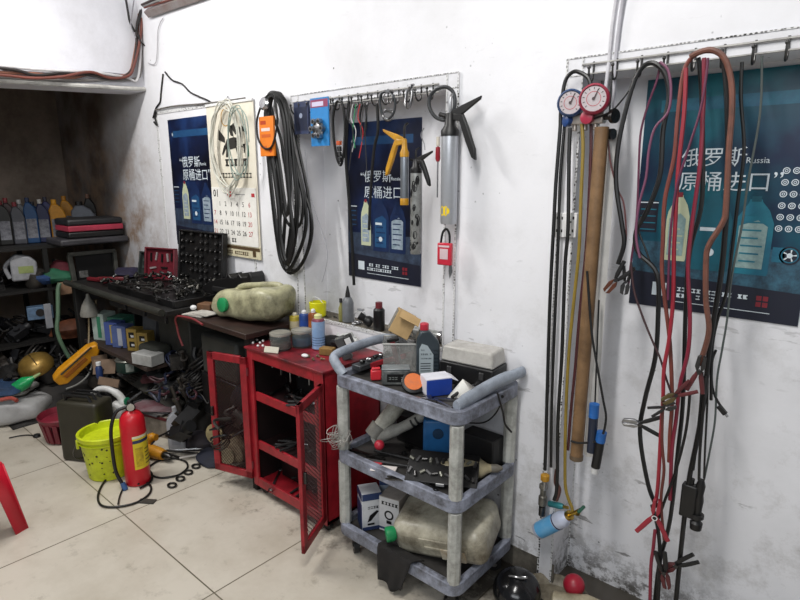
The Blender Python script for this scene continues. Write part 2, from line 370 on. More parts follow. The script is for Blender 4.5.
def build_poster(label, loc, w_, h, cols, big, wheels):
    base = poster_mat(*cols)
    mats = [base, M('ccd6dd', .5, 0, 0), M('16294f' if not big else '16596a', .4, 0, .2, 6), M('b9bfa0', .5, 0, .15, 10, '8a9a80'), stone_mat('3f4f66' if not big else '3a6a80', '141a2a'),
            M('101528', .5, 0, .1), M('7d1f2c', .5, 0, 0), M('24527a' if not big else '217688', .4, 0, .5, 4, '16305c'), M('8fa8a6' if big else '9aa6b4', .5, 0, .45, 30, '4c6a70')]
    m = MB(); m.box((w_/2, .001, h/2), (w_, .002, h), 0)
    m.rect(0, .11*h, w_, .30*h, 1, 4); m.poly([(0, 0), (w_, 0), (w_, .13*h), (0, .16*h)], 2, 5)
    m.rect(.1*w_, .86*h, .9*w_, .91*h, 1, 7)
    m.rect(.02*w_, .34*h, .14*w_, .48*h, 1, 5); m.rect(.02*w_, .47*h, .14*w_, .475*h, 2, 1)
    for i in range(4): m.rect(.03*w_, (.35+.03*i)*h, .13*w_, (.355+.03*i)*h, 3, 7)
    sx = .18 if big else .2
    m.text('“俄罗斯', .2*w_, .635*h, .125*w_, 4, 1); m.text('Russia', .62*w_, .64*h, .05*w_, 4, 1)
    m.text('原桶进口', .25*w_, .535*h, .13*w_, 4, 1); m.text('”', .77*w_, .54*h, .14*w_, 4, 1)
    bottle_art(m, .2*w_, .22*h, .14*w_, .3*h, 3, 8, 6)
    bottle_art(m, .37*w_, .19*h, .22*w_, .33*h, 2, 7 if not big else 2, 2); bottle_art(m, .60*w_, .19*h, .21*w_, .32*h, 2 if not big else 7, 8, 2, 7)
    m.rect(.41*w_, .36*h, .5*w_, .375*h, 7, 1); m.disc(.48*w_, .27*h, .025*w_, 7, 1)
    qr(m, .15*w_, .055*h, .09*w_, 1, 5)
    smallprint(m, .28*w_, .085*h, .72*w_, .02*h, 4, 1); smallprint(m, .28*w_, .057*h, .6*w_, .02*h, 4, 1)
    for q in range(4): m.rect((.77+.035*(q % 2))*w_, (.06+.026*(q//2))*h, (.798+.035*(q % 2))*w_, (.08+.026*(q//2))*h, 4, 6)
    m.rect(.28*w_, .035*h, .85*w_, .038*h, 4, 1)
    if wheels:
        for r_ in range(6):
            for c_ in range(3): m.ring((.835+.05*c_)*w_, (.385+.045*r_)*h, .019*w_, .005*w_, 3, 1, 14); m.ring((.835+.05*c_)*w_, (.385+.045*r_)*h, .009*w_, .004*w_, 3, 1, 8)
        m.disc(.91*w_, .28*h, .055*w_, 3, 5); m.ring(.91*w_, .28*h, .045*w_, .007*w_, 4, 7); m.disc(.91*w_, .28*h, .015*w_, 4, 1)
        for i in range(5):
            a = i*2*PI/5; m.poly([(.91*w_+.004*w_, .28*h), (.91*w_+.036*w_*math.cos(a), .28*h+.036*w_*math.sin(a)), (.91*w_+.036*w_*math.cos(a+.25), .28*h+.036*w_*math.sin(a+.25))], 5, 1)
        m.rect(.82*w_, .25*h, .885*w_, .31*h, 3, 7)
    else:
        m.poly([(.06*w_, .9*h), (.09*w_, .87*h), (.12*w_, .9*h), (.105*w_, .885*h), (.09*w_, .9*h), (.075*w_, .885*h)], 4, 1)
    o = m.build('poster', mats, loc=loc, smooth=0); tag(o, label, 'poster'); return o
PB = ('080a18', '101a38', '1d3664')
build_poster('dark blue oil advertising poster partly behind the wall calendar', (-3.655, -.004, 1.152), .58, .80, PB, False, False)
build_poster('dark blue oil advertising poster behind the hanging grease guns', (-2.15, ND-.004, 1.09), .485, .765, PB, False, False)
build_poster('large teal oil advertising poster with wheel pictures behind the jumper cables', (-.70, ND-.004, 1.155), .505, .755, ('0c1e3c', '0f4658', '167480'), True, True)
# right part of the wide poster is cut by nothing: it ends at x=-.185
# ---------------------------------------------------------------- hook rails
def hook_rail(label, x0, x1, z, n):
    t = thing('hook_rail', label, 'hook rail', ((x0+x1)/2, 0, z)); c = (x0+x1)/2
    rail = MB(); rail.tube([(x0-c, -.014, .0), (x1-c, -.014, .0)], .0035, 6, sm=0); rail.tube([(x0-c, -.012, -.03), (x1-c, -.012, -.03)], .003, 6, sm=0); rail.build('rail', M('b4b2ae', .5, .1, .4), t)
    for i in range(n):
        x = x0-c+(x1-x0)*(i+.5)/n
        h = MB(); h.tube([(x, -.012, .006), (x, -.013, -.045), (x, -.03, -.058), (x+.003, -.05, -.045), (x+.004, -.056, -.02)], .0034, 6, sm=4); h.sph((x+.004, -.056, -.018), .006, 0, 8, 6); h.build('hook', DSTEEL, t)
    return t
hook_rail('steel hook rail over the middle recess, grease guns hang from it', -2.36, -1.45, 1.955, 15)
hook_rail('steel hook rail over the right recess, jumper cables hang from it', -.86, .2, 1.955, 14)
# ---------------------------------------------------------------- calendar
def calendar():
    t = thing('wall_calendar', 'paper wall calendar for month 01 with a horse picture', 'calendar', (-3.16, -.008, 1.16), 0)
    w_, h = .47, .79
    m = MB(); m.box((w_/2, .002, h/2), (w_, .004, h)); 
    smallprint(m, .17, .45, .36, .045, 2, 1); smallprint(m, .1, .385, .42, .03, 2, 1)
    # leaping horse drawing
    for q in ([(.17, .56), (.21, .54), (.29, .55), (.32, .60), (.27, .61), (.20, .60)], [(.28, .58), (.31, .56), (.36, .64), (.33, .66)], [(.33, .66), (.36, .64), (.40, .62), (.40, .635), (.35, .67)], [(.30, .56), (.31, .54), (.37, .56), (.37, .57)], [(.36, .57), (.38, .57), (.37, .52), (.36, .52)],
              [(.28, .56), (.30, .55), (.32, .50), (.30, .50)], [(.17, .57), (.19, .55), (.15, .51), (.14, .52)], [(.19, .56), (.22, .55), (.20, .50), (.18, .50)], [(.18, .58), (.18, .61), (.12, .66), (.11, .60)], [(.29, .62), (.33, .66), (.29, .69), (.24, .67)], [(.24, .62), (.27, .61), (.26, .67), (.21, .68)]):
        m.poly(q, 2, 1)
    m.ring(.2, .72, .05, .006, 2, 3); m.rect(.40, .50, .41, .56, 2, 4)
    m.build('picture_sheet', [M('d9d3c4', .75, 0, .2, 7, 'b0a384'), M('26231f', .7, 0, 0), DKRED, M('b58a3c', .6, 0, 0), M('2a7a5a', .6, 0, 0)], t)
    m = MB(); m.box((w_/2, -.004, .165), (w_-.02, .006, .33))
    m.T = Matrix.Translation((0, -.0075, 0))
    m.text('01', .03, .275, .06, 1, 1, bold=.001); m.disc(.2, .295, .022, 1, 2); m.rect(.26, .29, .36, .294, 1, 3); m.rect(.42, .28, .45, .3, 1, 2)
    nums = ['', '1', '2', '3', '4', '5', '6']; d = 0
    for r_ in range(4):
        for c_ in range(7):
            d = r_*7+c_
            if d == 0: continue
            m.text(str(d), .035+.06*c_, .222-.055*r_, .04, 1, 2 if c_ in (0, 6) else 1, align='CENTER')
    smallprint(m, .2, .015, .25, .025, 1, 1)
    m.build('month_sheet', [PAPER, M('2c2a2a', .7, 0, 0), M('b5323a', .7, 0, 0), M('8a8a8a', .7, 0, 0)], t)
    m = MB(); m.box((w_/2, .0, -.035), (w_, .008, .07)); m.rect(.0, -.006, w_, -.025, 8, 1); m.T = Matrix.Translation((0, -.005, 0)); smallprint(m, .04, -.055, .36, .02, 1, 1); m.rect(.4, -.058, .43, -.02, 1, 1); m.build('bottom_strip', [M('cfc6a8', .7, 0, .2), M('4d3a20', .7, 0, .1)], t)
    m = MB(); m.box((w_/2, .0, h+.006), (w_, .012, .014)); m.build('top_bar', WHT, t); m = MB(); m.tube([(w_/2-.02, 0, h+.01), (w_/2, 0, h+.04), (w_/2+.02, 0, h+.01)], .002, 6); m.build('hanging_loop', STEEL, t)
    t.location = (-3.17, -.012, 1.205); return t
calendar()
# coil of pale wire in front of calendar
def coil(name, c, r0, z0, n, rad, mat, label, tail=None):
    pts = []
    for i in range(n*10):
        a = i/10*2*PI; k = 1+.10*math.sin(i*1.7)+.05*math.sin(i*.53)
        pts.append((r0*k*math.cos(a), -.006*i/10-.004, z0*k*math.sin(a)-z0))
    if tail: pts += tail
    o = MB().tube(pts, rad, 6, sm=3).build(name, mat, loc=c); return tag(o, label, 'wire')
p = W(226, 103, -.035); coil('wire_coil', p, .14, .235, 5, .0042, M('c9c8bd', .45, 0, .2), 'coil of pale wire hanging over the wall calendar', [(.05, -.04, -.45), (.03, -.04, -.52)])
p = W(238, 108, -.07); coil('wire_coil', p, .09, .18, 3, .003, M('93a39a', .4, 0, .2), 'thinner grey-green wire coil in front of the calendar horse')
# hook and twisted black wires left of the calendar
def wl(pts, y=-.006): return [W(a, b_, y) for a, b_ in pts]
cable('wire', wl([(163, 74), (161, 92), (160, 102), (156, 108), (153, 118)]), .005, BLK2, 'short frayed dark wire at the corner of the left recess')
cable('wire', wl([(165, 72), (172, 80), (182, 84), (190, 92), (200, 97), (209, 101), (215, 106)]), .005, BLK2, 'twisted dark wire running down to the calendar coil')
cable('wire', wl([(155, 110), (175, 106), (200, 104), (225, 101), (245, 98)], -.012), .005, M('77736e', .6, 0, .5), 'taut dirty wire along the top of the left recess')
cable('wire', wl([(156, 112), (155, 118), (157, 125), (154, 122)], -.012), .006, BLK, 'knot of black wire left of the dark blue poster')
cable('wire', wl([(163, 18), (158, 30), (156, 62), (148, 63)], -.01), .0025, M('a5a4a8', .6, 0, .2), 'thin grey wire bent under the cable trunking')
# ---------------------------------------------------------------- cables on the lintel, corner and trunking
def bl(pts, off=.012): return [XP(a, b_, -3.935+off) for a, b_ in pts]
CW = [('brown', '8a5a48', [(-160, 60), (0, 72), (40, 74), (70, 78), (95, 73), (118, 76), (129, 73), (133, 62), (137, 38), (139, 14), (147, 6), (165, 4)], .022),
      ('black', '26201f', [(-160, 57), (0, 68), (35, 75), (62, 73), (90, 75), (115, 79), (131, 71), (136, 50), (137, 25), (141, 10), (150, 5), (168, 3)], .035),
      ('rust red', '6e3a30', [(-160, 62), (0, 75), (30, 78), (60, 77), (90, 72), (110, 78), (128, 76), (134, 66), (140, 40), (142, 18), (149, 9)], .048),
      ('white', 'c9c7c8', [(-160, 54), (0, 66), (45, 70), (90, 72), (125, 77), (138, 78), (144, 68), (144, 50), (141, 30), (146, 12)], .03),
      ('grey', '74706e', [(-160, 64), (0, 77), (50, 80), (100, 80), (134, 79), (141, 70), (147, 60), (147, 48), (141, 38)], .02)]
for nm, hx, pp, off in CW:
    pts = bl([q for q in pp if q[0] < 143], off); 
    cable('cable', pts, .0085, M(hx, .6, 0, .2), nm+' cable of the bundle on the lintel, rising in the corner')
cable('cable', [XP(a, b_, -3.88) for a, b_ in [(138, 34), (141, 42), (148, 47), (151, 44), (152, 20), (150, 6), (143, 8), (139, 20), (136, 30)]], .006, BLK2, 'loose black cable loop in the corner under the trunking')
cable('cable', [XP(a, b_, -3.9) for a, b_ in [(126, 0), (128, 12), (130, 22), (135, 32)]], .007, BLK2, 'black cable dropping from above left of the corner bundle')
cable('cable', [XP(a, b_, -3.89) for a, b_ in [(134, 0), (132, 14), (131, 26), (136, 38)]], .004, M('8c8a90', .6, 0, .2), 'thin grey cable dropping from above beside the black one')
cable('cable', [XP(a, b_, -3.92) for a, b_ in [(0, 67), (60, 71), (110, 73), (128, 75)]], .004, M('9a9aa2', .6, 0, .2), 'thin white-grey cable on top of the lintel bundle')
pts = [W(148, 13, -.02), W(175, 6, -.02), W(215, -9, -.02), W(300, -40, -.02)]
t = thing('cable_trunking', 'grey plastic cable trunking sloping up from the corner', 'cable trunking', pts[0])
a = pts[0]; b_ = pts[-1]; m = MB(); m.tube([Vector((0, 0, 0)), b_-a], .028, 4, sm=0); m.build('channel', M('8d8785', .5, 0, .4, 6, '6a4a40'), t)
for i, hx in enumerate(('6e3a30', '8f8f8f', '3a2c2a')):
    cable('cable', [Vector(q)+Vector((0, -.02-.008*i, .028+.006*i)) for q in (a, a*.6+b_*.4+Vector((0, 0, .012*(i-1))), b_)], .007, M(hx, .6, 0, .2), ('rust red', 'grey', 'dark')[i]+' cable lying along the sloping trunking')
for i, (xx, hx) in enumerate(((609, 'c4c3c8'), (616, 'aeadb4'))):
    cable('cable', [W(xx+12, -30, -.012-.01*i), W(xx+4, 20, -.012), W(xx-1, 70, -.012), W(xx-8+6*i, 118, -.03)], .006, M(hx, .5, 0, .2), ('left', 'right')[i]+' one of the pale cables coming down to the pressure gauges')
# ================================================================ HANGING ON THE MIDDLE RECESS
BELT = M('0b0b0c', .5, 0, .12, 30, '1e1d1c')
def belt(path, yy, label, rad=.010):
    pts = [W(a, b_, yy) for a, b_ in path]; p0 = pts[0].copy()
    m = MB().tube([q-p0 for q in pts], rad, 6, True, 0, 6, .7); o = m.build('drive_belt', BELT, loc=p0); tag(o, label, 'belt', 'black drive belts on the hook left of the middle recess')
BL_ = 'long black rubber drive belt hanging in the bunch left of the middle recess'
for i, (pth, yy) in enumerate([
    ([(268, 96), (276, 93), (284, 100), (290, 140), (300, 180), (311, 215), (311, 240), (302, 264), (290, 273), (281, 262), (276, 235), (272, 200), (268, 160), (265, 120)], -.035),
    ([(270, 97), (280, 95), (288, 110), (293, 150), (303, 190), (306, 225), (299, 252), (288, 270), (283, 255), (285, 210), (279, 165), (272, 125)], -.05),
    ([(271, 98), (282, 99), (289, 125), (296, 165), (303, 200), (301, 222), (293, 228), (284, 215), (277, 180), (268, 140)], -.065),
    ([(269, 97), (279, 96), (287, 118), (294, 160), (298, 200), (295, 240), (288, 264), (280, 250), (275, 215), (270, 170), (266, 125)], -.078),
    ([(272, 99), (283, 103), (290, 130), (294, 170), (296, 210), (290, 246), (284, 262), (279, 240), (281, 200), (276, 160), (270, 128)], -.092),
    ([(268, 98), (276, 96), (285, 110), (289, 150), (290, 190), (287, 215), (283, 190), (277, 150), (268, 122)], -.104),
    ([(270, 98), (281, 98), (292, 122), (301, 160), (308, 195), (311, 230), (305, 257), (294, 271), (287, 258), (291, 220), (287, 180), (281, 140), (274, 118)], -.022),
    ([(269, 99), (277, 99), (284, 122), (287, 165), (290, 205), (293, 235), (287, 262), (281, 240), (278, 205), (273, 165), (268, 130)], -.115)]):
    belt(pth, yy, BL_, .0115 if i % 2 else .0095)
pts = [W(a, b_, -.14) for a, b_ in [(262, 104), (266, 97), (272, 94), (276, 105), (277, 125), (272, 146), (264, 148), (258, 138), (257, 120)]]
o = MB().tube([q-pts[0] for q in pts], .005, 6, True, 0, 6).build('drive_belt', BELT, loc=pts[0]); tag(o, 'thin black belt looped round the orange sleeve', 'belt')
p = W(267, 127, -.128)
m = MB(); m.box((0, 0, -.045), (.115, .012, .19)); m.rect(-.045, .012, .0, .03, 11, 2); m.rect(-.04, -.02, .03, -.005, 11, 1); m.rect(-.04, -.05, .035, -.035, 11, 3); m.disc(.028, -.11, .013, 11, 2); m.rect(-.045, -.10, -.0, -.09, 11, 3)
o = m.build('packaging_sleeve', [M('e07a1e', .5, 0, .12, 10, '8a4a18'), M('d8c8c0', .5, 0, 0), M('a83a12', .5, 0, 0), M('c05a20', .5, 0, 0)], loc=p, bev=.002); tag(o, 'orange cardboard sleeve around the bunch of black belts', 'packaging')
o = MB().lathe([(.0, 0), (.03, 0), (.034, .012), (.026, .022), (0, .026)], 14, 0, (0, 0, 0), (0, -1, .2)).build('hook_button', M('b9b9bb', .25, .9, .2), loc=W(266, 104, -.13)); tag(o, 'silver cap on the hook above the orange sleeve', 'hook')
cable('cable', [W(a, b_, -.004) for a, b_ in [(305, 150), (309, 190), (318, 220), (326, 245), (327, 262), (322, 282)]], .0022, M('aaaab0', .5, 0, .1), 'faint pale string hanging right of the belts', 'string')
# blue packets
m = MB(); m.box((0, 0, 0), (.105, .012, .15)); m.rect(-.045, -.06, .045, .05, 11, 1); m.disc(.0, .01, .012, 12, 2); tag(m.build('blister_pack', [M('37405c', .4, 0, .3), M('232a40', .4, 0, .3), M('8891a5', .4, 0, 0)], loc=W(302, 118, -.05)), 'dull navy blister packet hanging beside the belts', 'packet')
t = thing('blister_pack', 'bright blue blister card holding a round hub puller', 'packet', W(320, 122, -.07))
m = MB(); m.box((0, 0, 0), (.125, .006, .215)); m.rect(-.06, .065, .06, .10, 6, 1); m.rect(-.05, .07, .03, .09, 7, 2); m.build('card', [M('2a7fc0', .4, 0, .15), M('8a3a5a', .4, 0, .1), M('c8c0d8', .4, 0, 0)], t)
m = MB(); m.lathe([(.035, 0), (.038, .01), (.02, .02), (0, .02)], 16, 0, (0, -.004, -.03), (0, -1, 0))
for i in range(6):
    a = i*PI/3; m.cyl((.036*math.cos(a), -.01, -.03+.036*math.sin(a)), (.036*math.cos(a), -.03, -.03+.036*math.sin(a)), .013, n=10); m.cyl((.036*math.cos(a), -.03, -.03+.036*math.sin(a)), (.036*math.cos(a), -.032, -.03+.036*math.sin(a)), .007, n=8, m=1)
m.build('puller', [STEEL, BLK], t)
# loops, hoses, clamps, wires
def hang(name, path, y, r, mat, label, c_='cable', group=None, closed=False):
    return cable(name, [W(a, b_, y) for a, b_ in path], r, mat, label, c_, group, closed=closed)
hang('rubber_hose', [(336, 104), (333, 118), (334, 140), (337, 158), (341, 165), (344, 150), (345, 125), (343, 106), (339, 101)], -.06, .006, BLK, 'black hose loop hanging right of the blue hub puller card', 'hose', closed=True)
hang('rubber_hose', [(349, 101), (347, 130), (346, 160), (349, 200), (352, 240), (354, 285)], -.05, .007, BLK, 'long thin black hose hanging down past the poster edge', 'hose')
hang('rubber_hose', [(377, 104), (378, 130), (374, 150), (371, 185), (369, 230)], -.055, .0065, BLK, 'black hose hanging in the middle of the small poster', 'hose')
hang('cable', [(363, 104), (360, 118), (362, 135), (366, 128), (366, 108)], -.06, .004, BLK, 'black cable loop under the hook rail', closed=True)
for i, (px, hx, ln) in enumerate([(353, 'c8c8c8', 152), (356, '2f8f5f', 148), (360, 'b02a2a', 158), (364, '3f3f42', 145), (350, '2a2a2c', 170), (368, '2a2a2c', 175)]):
    hang('wire', [(px, 104), (px-2, 118), (px+3*((-1)**i), 132), (px-1, ln)], -.07-.006*i, .0022, M(hx, .5, 0, 0), ['white', 'green', 'red', 'grey', 'black', 'second black'][i]+' thin test lead tangled over the small poster', 'wire')
def hclamp(px, py, y, r, label, n='hose_clamp', rot=(R(90), 0, R(20)), sq=1):
    p = W(px, py, y) if not hasattr(px, 'x') else px
    m = MB(); k = 22
    m.raw([(r*math.cos(2*PI*i/k), r*sq*math.sin(2*PI*i/k), z) for i in range(k) for z in (-.006, .006)], [(2*i, (2*i+2) % (2*k), (2*i+3) % (2*k), 2*i+1) for i in range(k)])
    m.box((0, r*sq+.004, 0), (.018, .009, .014)); m.cyl((-.016, r*sq+.006, 0), (.02, r*sq+.006, 0), .005, n=8)
    o = m.build(n, STEEL, loc=p, rot=rot, solid=.0014); return tag(o, label, 'clamp')
hang('strap', [(380, 98), (384, 92), (391, 93), (395, 101), (394, 112), (388, 119), (382, 114)], -.06, .0051, M('4a4d50', .4, .6, .3), 'grey strap ring hanging left of the yellow handled gun', 'strap', closed=True)
hclamp(388, 98, -.075, .022, 'round hose clamp hanging inside the grey strap ring')
hclamp(388, 116, -.07, .024, 'hose clamp dangling under the grey strap ring', rot=(R(60), 0, R(50)))
hclamp(409, 98, -.05, .02, 'small hose clamp above the yellow handled gun', rot=(R(80), 0, R(-10)), sq=2.2)
hang('strap', [(429, 103), (431, 95), (437, 89), (446, 87), (453, 92), (455, 102), (453, 112), (447, 120), (437, 118), (431, 111)], -.055, .0074, M('3b3d40', .45, .4, .3), 'large dark steel filter wrench band behind the big grease gun', 'strap', closed=True)
t = thing('sensor_plug', 'orange and black connector hanging on the left hose', 'connector', W(339, 143, -.07)); MB().box((0, 0, 0), (.022, .014, .018)).build('clip', M('c2562a'), t); m = MB()
for i in range(3): m.cyl((0, 0, -.016-.024*i), (.003, 0, -.036-.024*i), .011, n=10)
m.build('body', BLK, t)
# grease guns
def grease_gun(label, px, py0, py1, r, body, y=-.06, yellow=False, handle_s=1., spot=False, rz=0, end=None):
    top = W(px, py0, y); bot = W(px, py1, y); L_ = top.z-bot.z
    t = thing('grease_gun', label, 'grease gun', (top.x, y, bot.z), rz)
    m = MB(); m.lathe([(r*.9, 0), (r, .006), (r, L_-.012), (r*.95, L_)], 20); 
    m.build('barrel', body, t)
    hm = YEL if yellow else BLK; s_ = handle_s
    m = MB(); m.lathe([(r*1.08, L_-.008), (r*1.1, L_+.012*s_), (r*.7, L_+.03*s_), (r*.55, L_+.075*s_), (0, L_+.08*s_)], 16)
    m.cyl((0, 0, L_+.06*s_), (-.05*s_, 0, L_+.075*s_), .009*s_, n=8); m.build('head', hm, t)
    k = -1 if yellow else 1
    m = MB(); m.prism([(k*.0, L_+.05*s_), (k*.045*s_, L_+.045*s_), (k*.075*s_, L_-.03*s_), (k*.105*s_, L_-.09*s_), (k*.122*s_, L_-.10*s_), (k*.118*s_, L_-.06*s_), (k*.085*s_, L_+.02*s_), (k*.06*s_, L_+.07*s_), (0, L_+.075*s_)], -.008, .008); m.build('trigger', hm, t, bev=.003)
    m = MB(); m.prism([(0, L_+.055*s_), (k*.06*s_, L_+.07*s_), (k*.135*s_, L_+.115*s_), (k*.14*s_, L_+.128*s_), (k*.05*s_, L_+.1*s_), (0, L_+.08*s_)], -.006, .006); m.build('lever', hm, t, bev=.003)
    if yellow:
        MB().lathe([(r*1.02, 0), (r*1.04, .004), (r*1.04, .026), (r, .028)], 18).build('end_cap', YEL, t)
    if spot:
        rr = random.Random(3)
        for i in range(26):
            a = -PI/2+rr.uniform(-1.3, 1.3); z = rr.uniform(.02, L_-.03); q = r+.0006; s0 = rr.uniform(.004, .011); s1 = s0*rr.uniform(1, 2.4); m = MB()
            m.raw([(q*math.cos(a+s0/r*dx), q*math.sin(a+s0/r*dx), z+s1*dz) for dx, dz in ((-1, -.3), (-.4, -1), (.5, -.8), (1, .2), (.4, 1), (-.6, .8))], [(0, 1, 2, 3, 4, 5)]); m.build('worn_patch', BLK, t)
    if end:
        m = MB(); rr = random.Random(5)
        q = r+.0008; a0 = -PI/2; vs_ = [(q*math.cos(a0+.75*math.cos(u)), q*math.sin(a0+.75*math.cos(u)), .03+.022+.022*math.sin(u)*(1 if i % 2 else .7)) for i, u in enumerate([2*PI*j/16 for j in range(16)])]
        m.raw(vs_, [tuple(range(16))]); m.build('sticker', M('e0c21f', .5, 0, .1), t)
    m = MB(); m.tube([(0, 0, L_+.07*s_), (0, 0, L_+.13*s_), (0, .02, L_+.15*s_)], .006*s_, 8); m.build('coupler', BLK if not end else STEEL, t)
    return t
grease_gun('grease gun with yellow head and trigger and thin silver barrel', 404.5, 155, 205, .0175, M('9aa0a8', .35, .8, .15), yellow=True, handle_s=.85)
grease_gun('worn grey and black spotted grease gun with small black handle', 416, 171, 254, .023, M('9a9c9a', .4, .4, .4, 20), y=-.045, handle_s=.62, spot=True)
grease_gun('largest grease gun, clean silver barrel with yellow sticker and black lever', 450, 134, 224, .032, M('b4b7bd', .35, .5, .1), y=-.07, handle_s=1.0, end=True)
t = thing('screwdriver', 'red handled screwdriver hanging left of the largest grease gun', 'screwdriver', W(438, 146, -.05))
MB().lathe([(0, 0), (.009, -.005), (.01, -.05), (.006, -.06), (0, -.06)][::-1], 12).build('handle', M('8d1c2a', .35, 0, .1), t); MB().cyl((0, 0, -.06), (0, 0, -.2), .003).build('shaft', STEEL, t); m = MB(); m.cyl((0, 0, 0), (0, 0, .035), .007); m.build('collar', M('c9c2b4', .5), t)
t = thing('padlock_tag', 'red clip case hanging on a black strap below the largest grease gun', 'case', W(445, 254, -.06), R(10))
m = MB(); m.box((0, 0, 0), (.062, .02, .09)); m.rect(-.018, -.02, .018, .022, 19, 1); m.rect(-.024, .028, .024, .036, 19, 1); m.build('case', [M('c2233a', .4, 0, .15), M('d0b8bc', .4, 0, .1)], t, bev=.004); m = MB(); m.tube([(-.02, 0, .04), (-.012, 0, .085), (.005, 0, .1), (.018, 0, .08), (.02, 0, .04)], .005, 6); m.build('strap', BLK, t)
m = MB(); m.prism([(.018, -.045), (.03, -.045), (.034, -.07), (.022, -.10), (.016, -.07)], .002, .005); m.build('blade', STEEL, t)
hang('hanging_hook', [(424, 128), (421, 135), (424, 143), (425, 150)], -.03, .0023, M('a8a8ac', .3, .9, .1), 'thin steel hook right of the spotted grease gun', 'hook')
for i, (px, k) in enumerate([(311, 1), (331, 1), (394, 0), (455, 0)]): pass
# ledge objects
LZ = .872
def on_ledge(px, y=.05):
    r = _ray(px, 310); return Vector((CAMP.x+r.x*((y-CAMP.y)/r.y), y, LZ))
t = thing('tape_roll', 'yellow tub with wire handle at the left end of the ledge', 'tub', on_ledge(318, .03))
MB().lathe([(.036, 0), (.042, .004), (.046, .075), (.043, .078), (.041, .01), (0, .008)], 20).build('tub', M('e0dc1c', .4, 0, .1), t); MB().tube([(-.045, 0, .07), (-.02, -.01, .1), (.02, -.01, .1), (.045, 0, .07)], .0025, 6).build('handle', WHT, t)
def bottle(name, label, c_, loc, prof, body, capprof, capm, rz=0, lab=None, labcol=None, n=20, group=None, extra=None):
    t = thing(name, label, c_, loc, rz, group); MB().lathe(prof, n).build('body', body, t); MB().lathe(capprof, 14).build('cap', capm, t)
    if lab:
        z0, z1, ms = lab; r = max(p[0] for p in prof)+.0007
        m = MB(); m.lathe([(r, z0), (r, z1)], n); 
        if extra: extra(m, r)
        m.build('label', ms, t)
    return t
bottle('nozzle_bottle', 'grey squeeze bottle with pointed black nozzle on the ledge', 'bottle', on_ledge(348, .05), [(.026, 0), (.03, .004), (.03, .10), (.02, .125), (.012, .13)], M('6f7276', .4, 0, .3), [(.014, .13), (.012, .145), (.004, .185), (0, .187)], BLK)
bottle('small_bottle', 'slim olive glass bottle beside the grey squeeze bottle', 'bottle', on_ledge(341, .03), [(.011, 0), (.013, .003), (.013, .07), (.007, .085), (.006, .1)], M('8c8850', .3, 0, .3), [(.008, .1), (.008, .12), (0, .12)], DSTEEL)
bottle('black_canister', 'black bottle with dark red cap standing on the ledge', 'bottle', on_ledge(379, .035), [(.026, 0), (.028, .003), (.028, .1), (.02, .11)], BLK, [(.017, .11), (.017, .138), (0, .138)], DKRED)
o = MB().lathe([(.02, 0), (.026, .01), (.026, .03), (.016, .045), (.02, .06), (.02, .075), (.013, .075), (.013, .03)], 16, 0, (0, 0, 0), (-.6, -.5, .5)).build('pipe_fitting', BLK, loc=on_ledge(372, .05)+Vector((0, 0, .02))); tag(o, 'black rubber elbow fitting leaning beside the black bottle', 'fitting')
hclamp(on_ledge(360, .06)+Vector((0, 0, .035)), 0, 0, .032, 'shiny round hose clamp standing on the ledge', rot=(R(80), 0, R(30)))
hclamp(on_ledge(355, .03)+Vector((0, 0, .008)), 0, 0, .02, 'small hose clamp lying flat on the ledge', rot=(0, 0, 0))
t = thing('pipe_coupling', 'dirty clear plastic tube lying at the right end of the ledge', 'tube', on_ledge(428, .06)+Vector((-.05, 0, .027)), R(0)); m = MB(); m.cyl((-.02, 0, 0), (.12, 0, 0), .024, n=16); m.build('tube', M('a7aaa8', .3, 0, .4, 16), t); MB().cyl((.12, 0, 0), (.14, 0, 0), .028, n=16).build('collar', STEEL, t); MB().cyl((-.045, 0, 0), (-.02, 0, 0), .012, n=10).build('tip', DSTEEL, t)
o = MB().box((0, 0, .004), (.03, .05, .008)).build('metal_clip', DSTEEL, loc=on_ledge(434, .02)); tag(o, 'small dark metal clip on the ledge before the plastic tube', 'clip')
for i, px in enumerate((326, 334, 390, 398)):
    o = MB().lathe([(.006, 0), (.006, .005), (.003, .005), (.003, .025), (0, .025)], 6, 0, (0, 0, .006), (1, .3*i-.4, 0)).build('bolt', DSTEEL, loc=on_ledge(px, .04+.02*(i % 2))); tag(o, 'small dirty bolt lying on the ledge', 'bolt', 'loose bolts on the ledge')

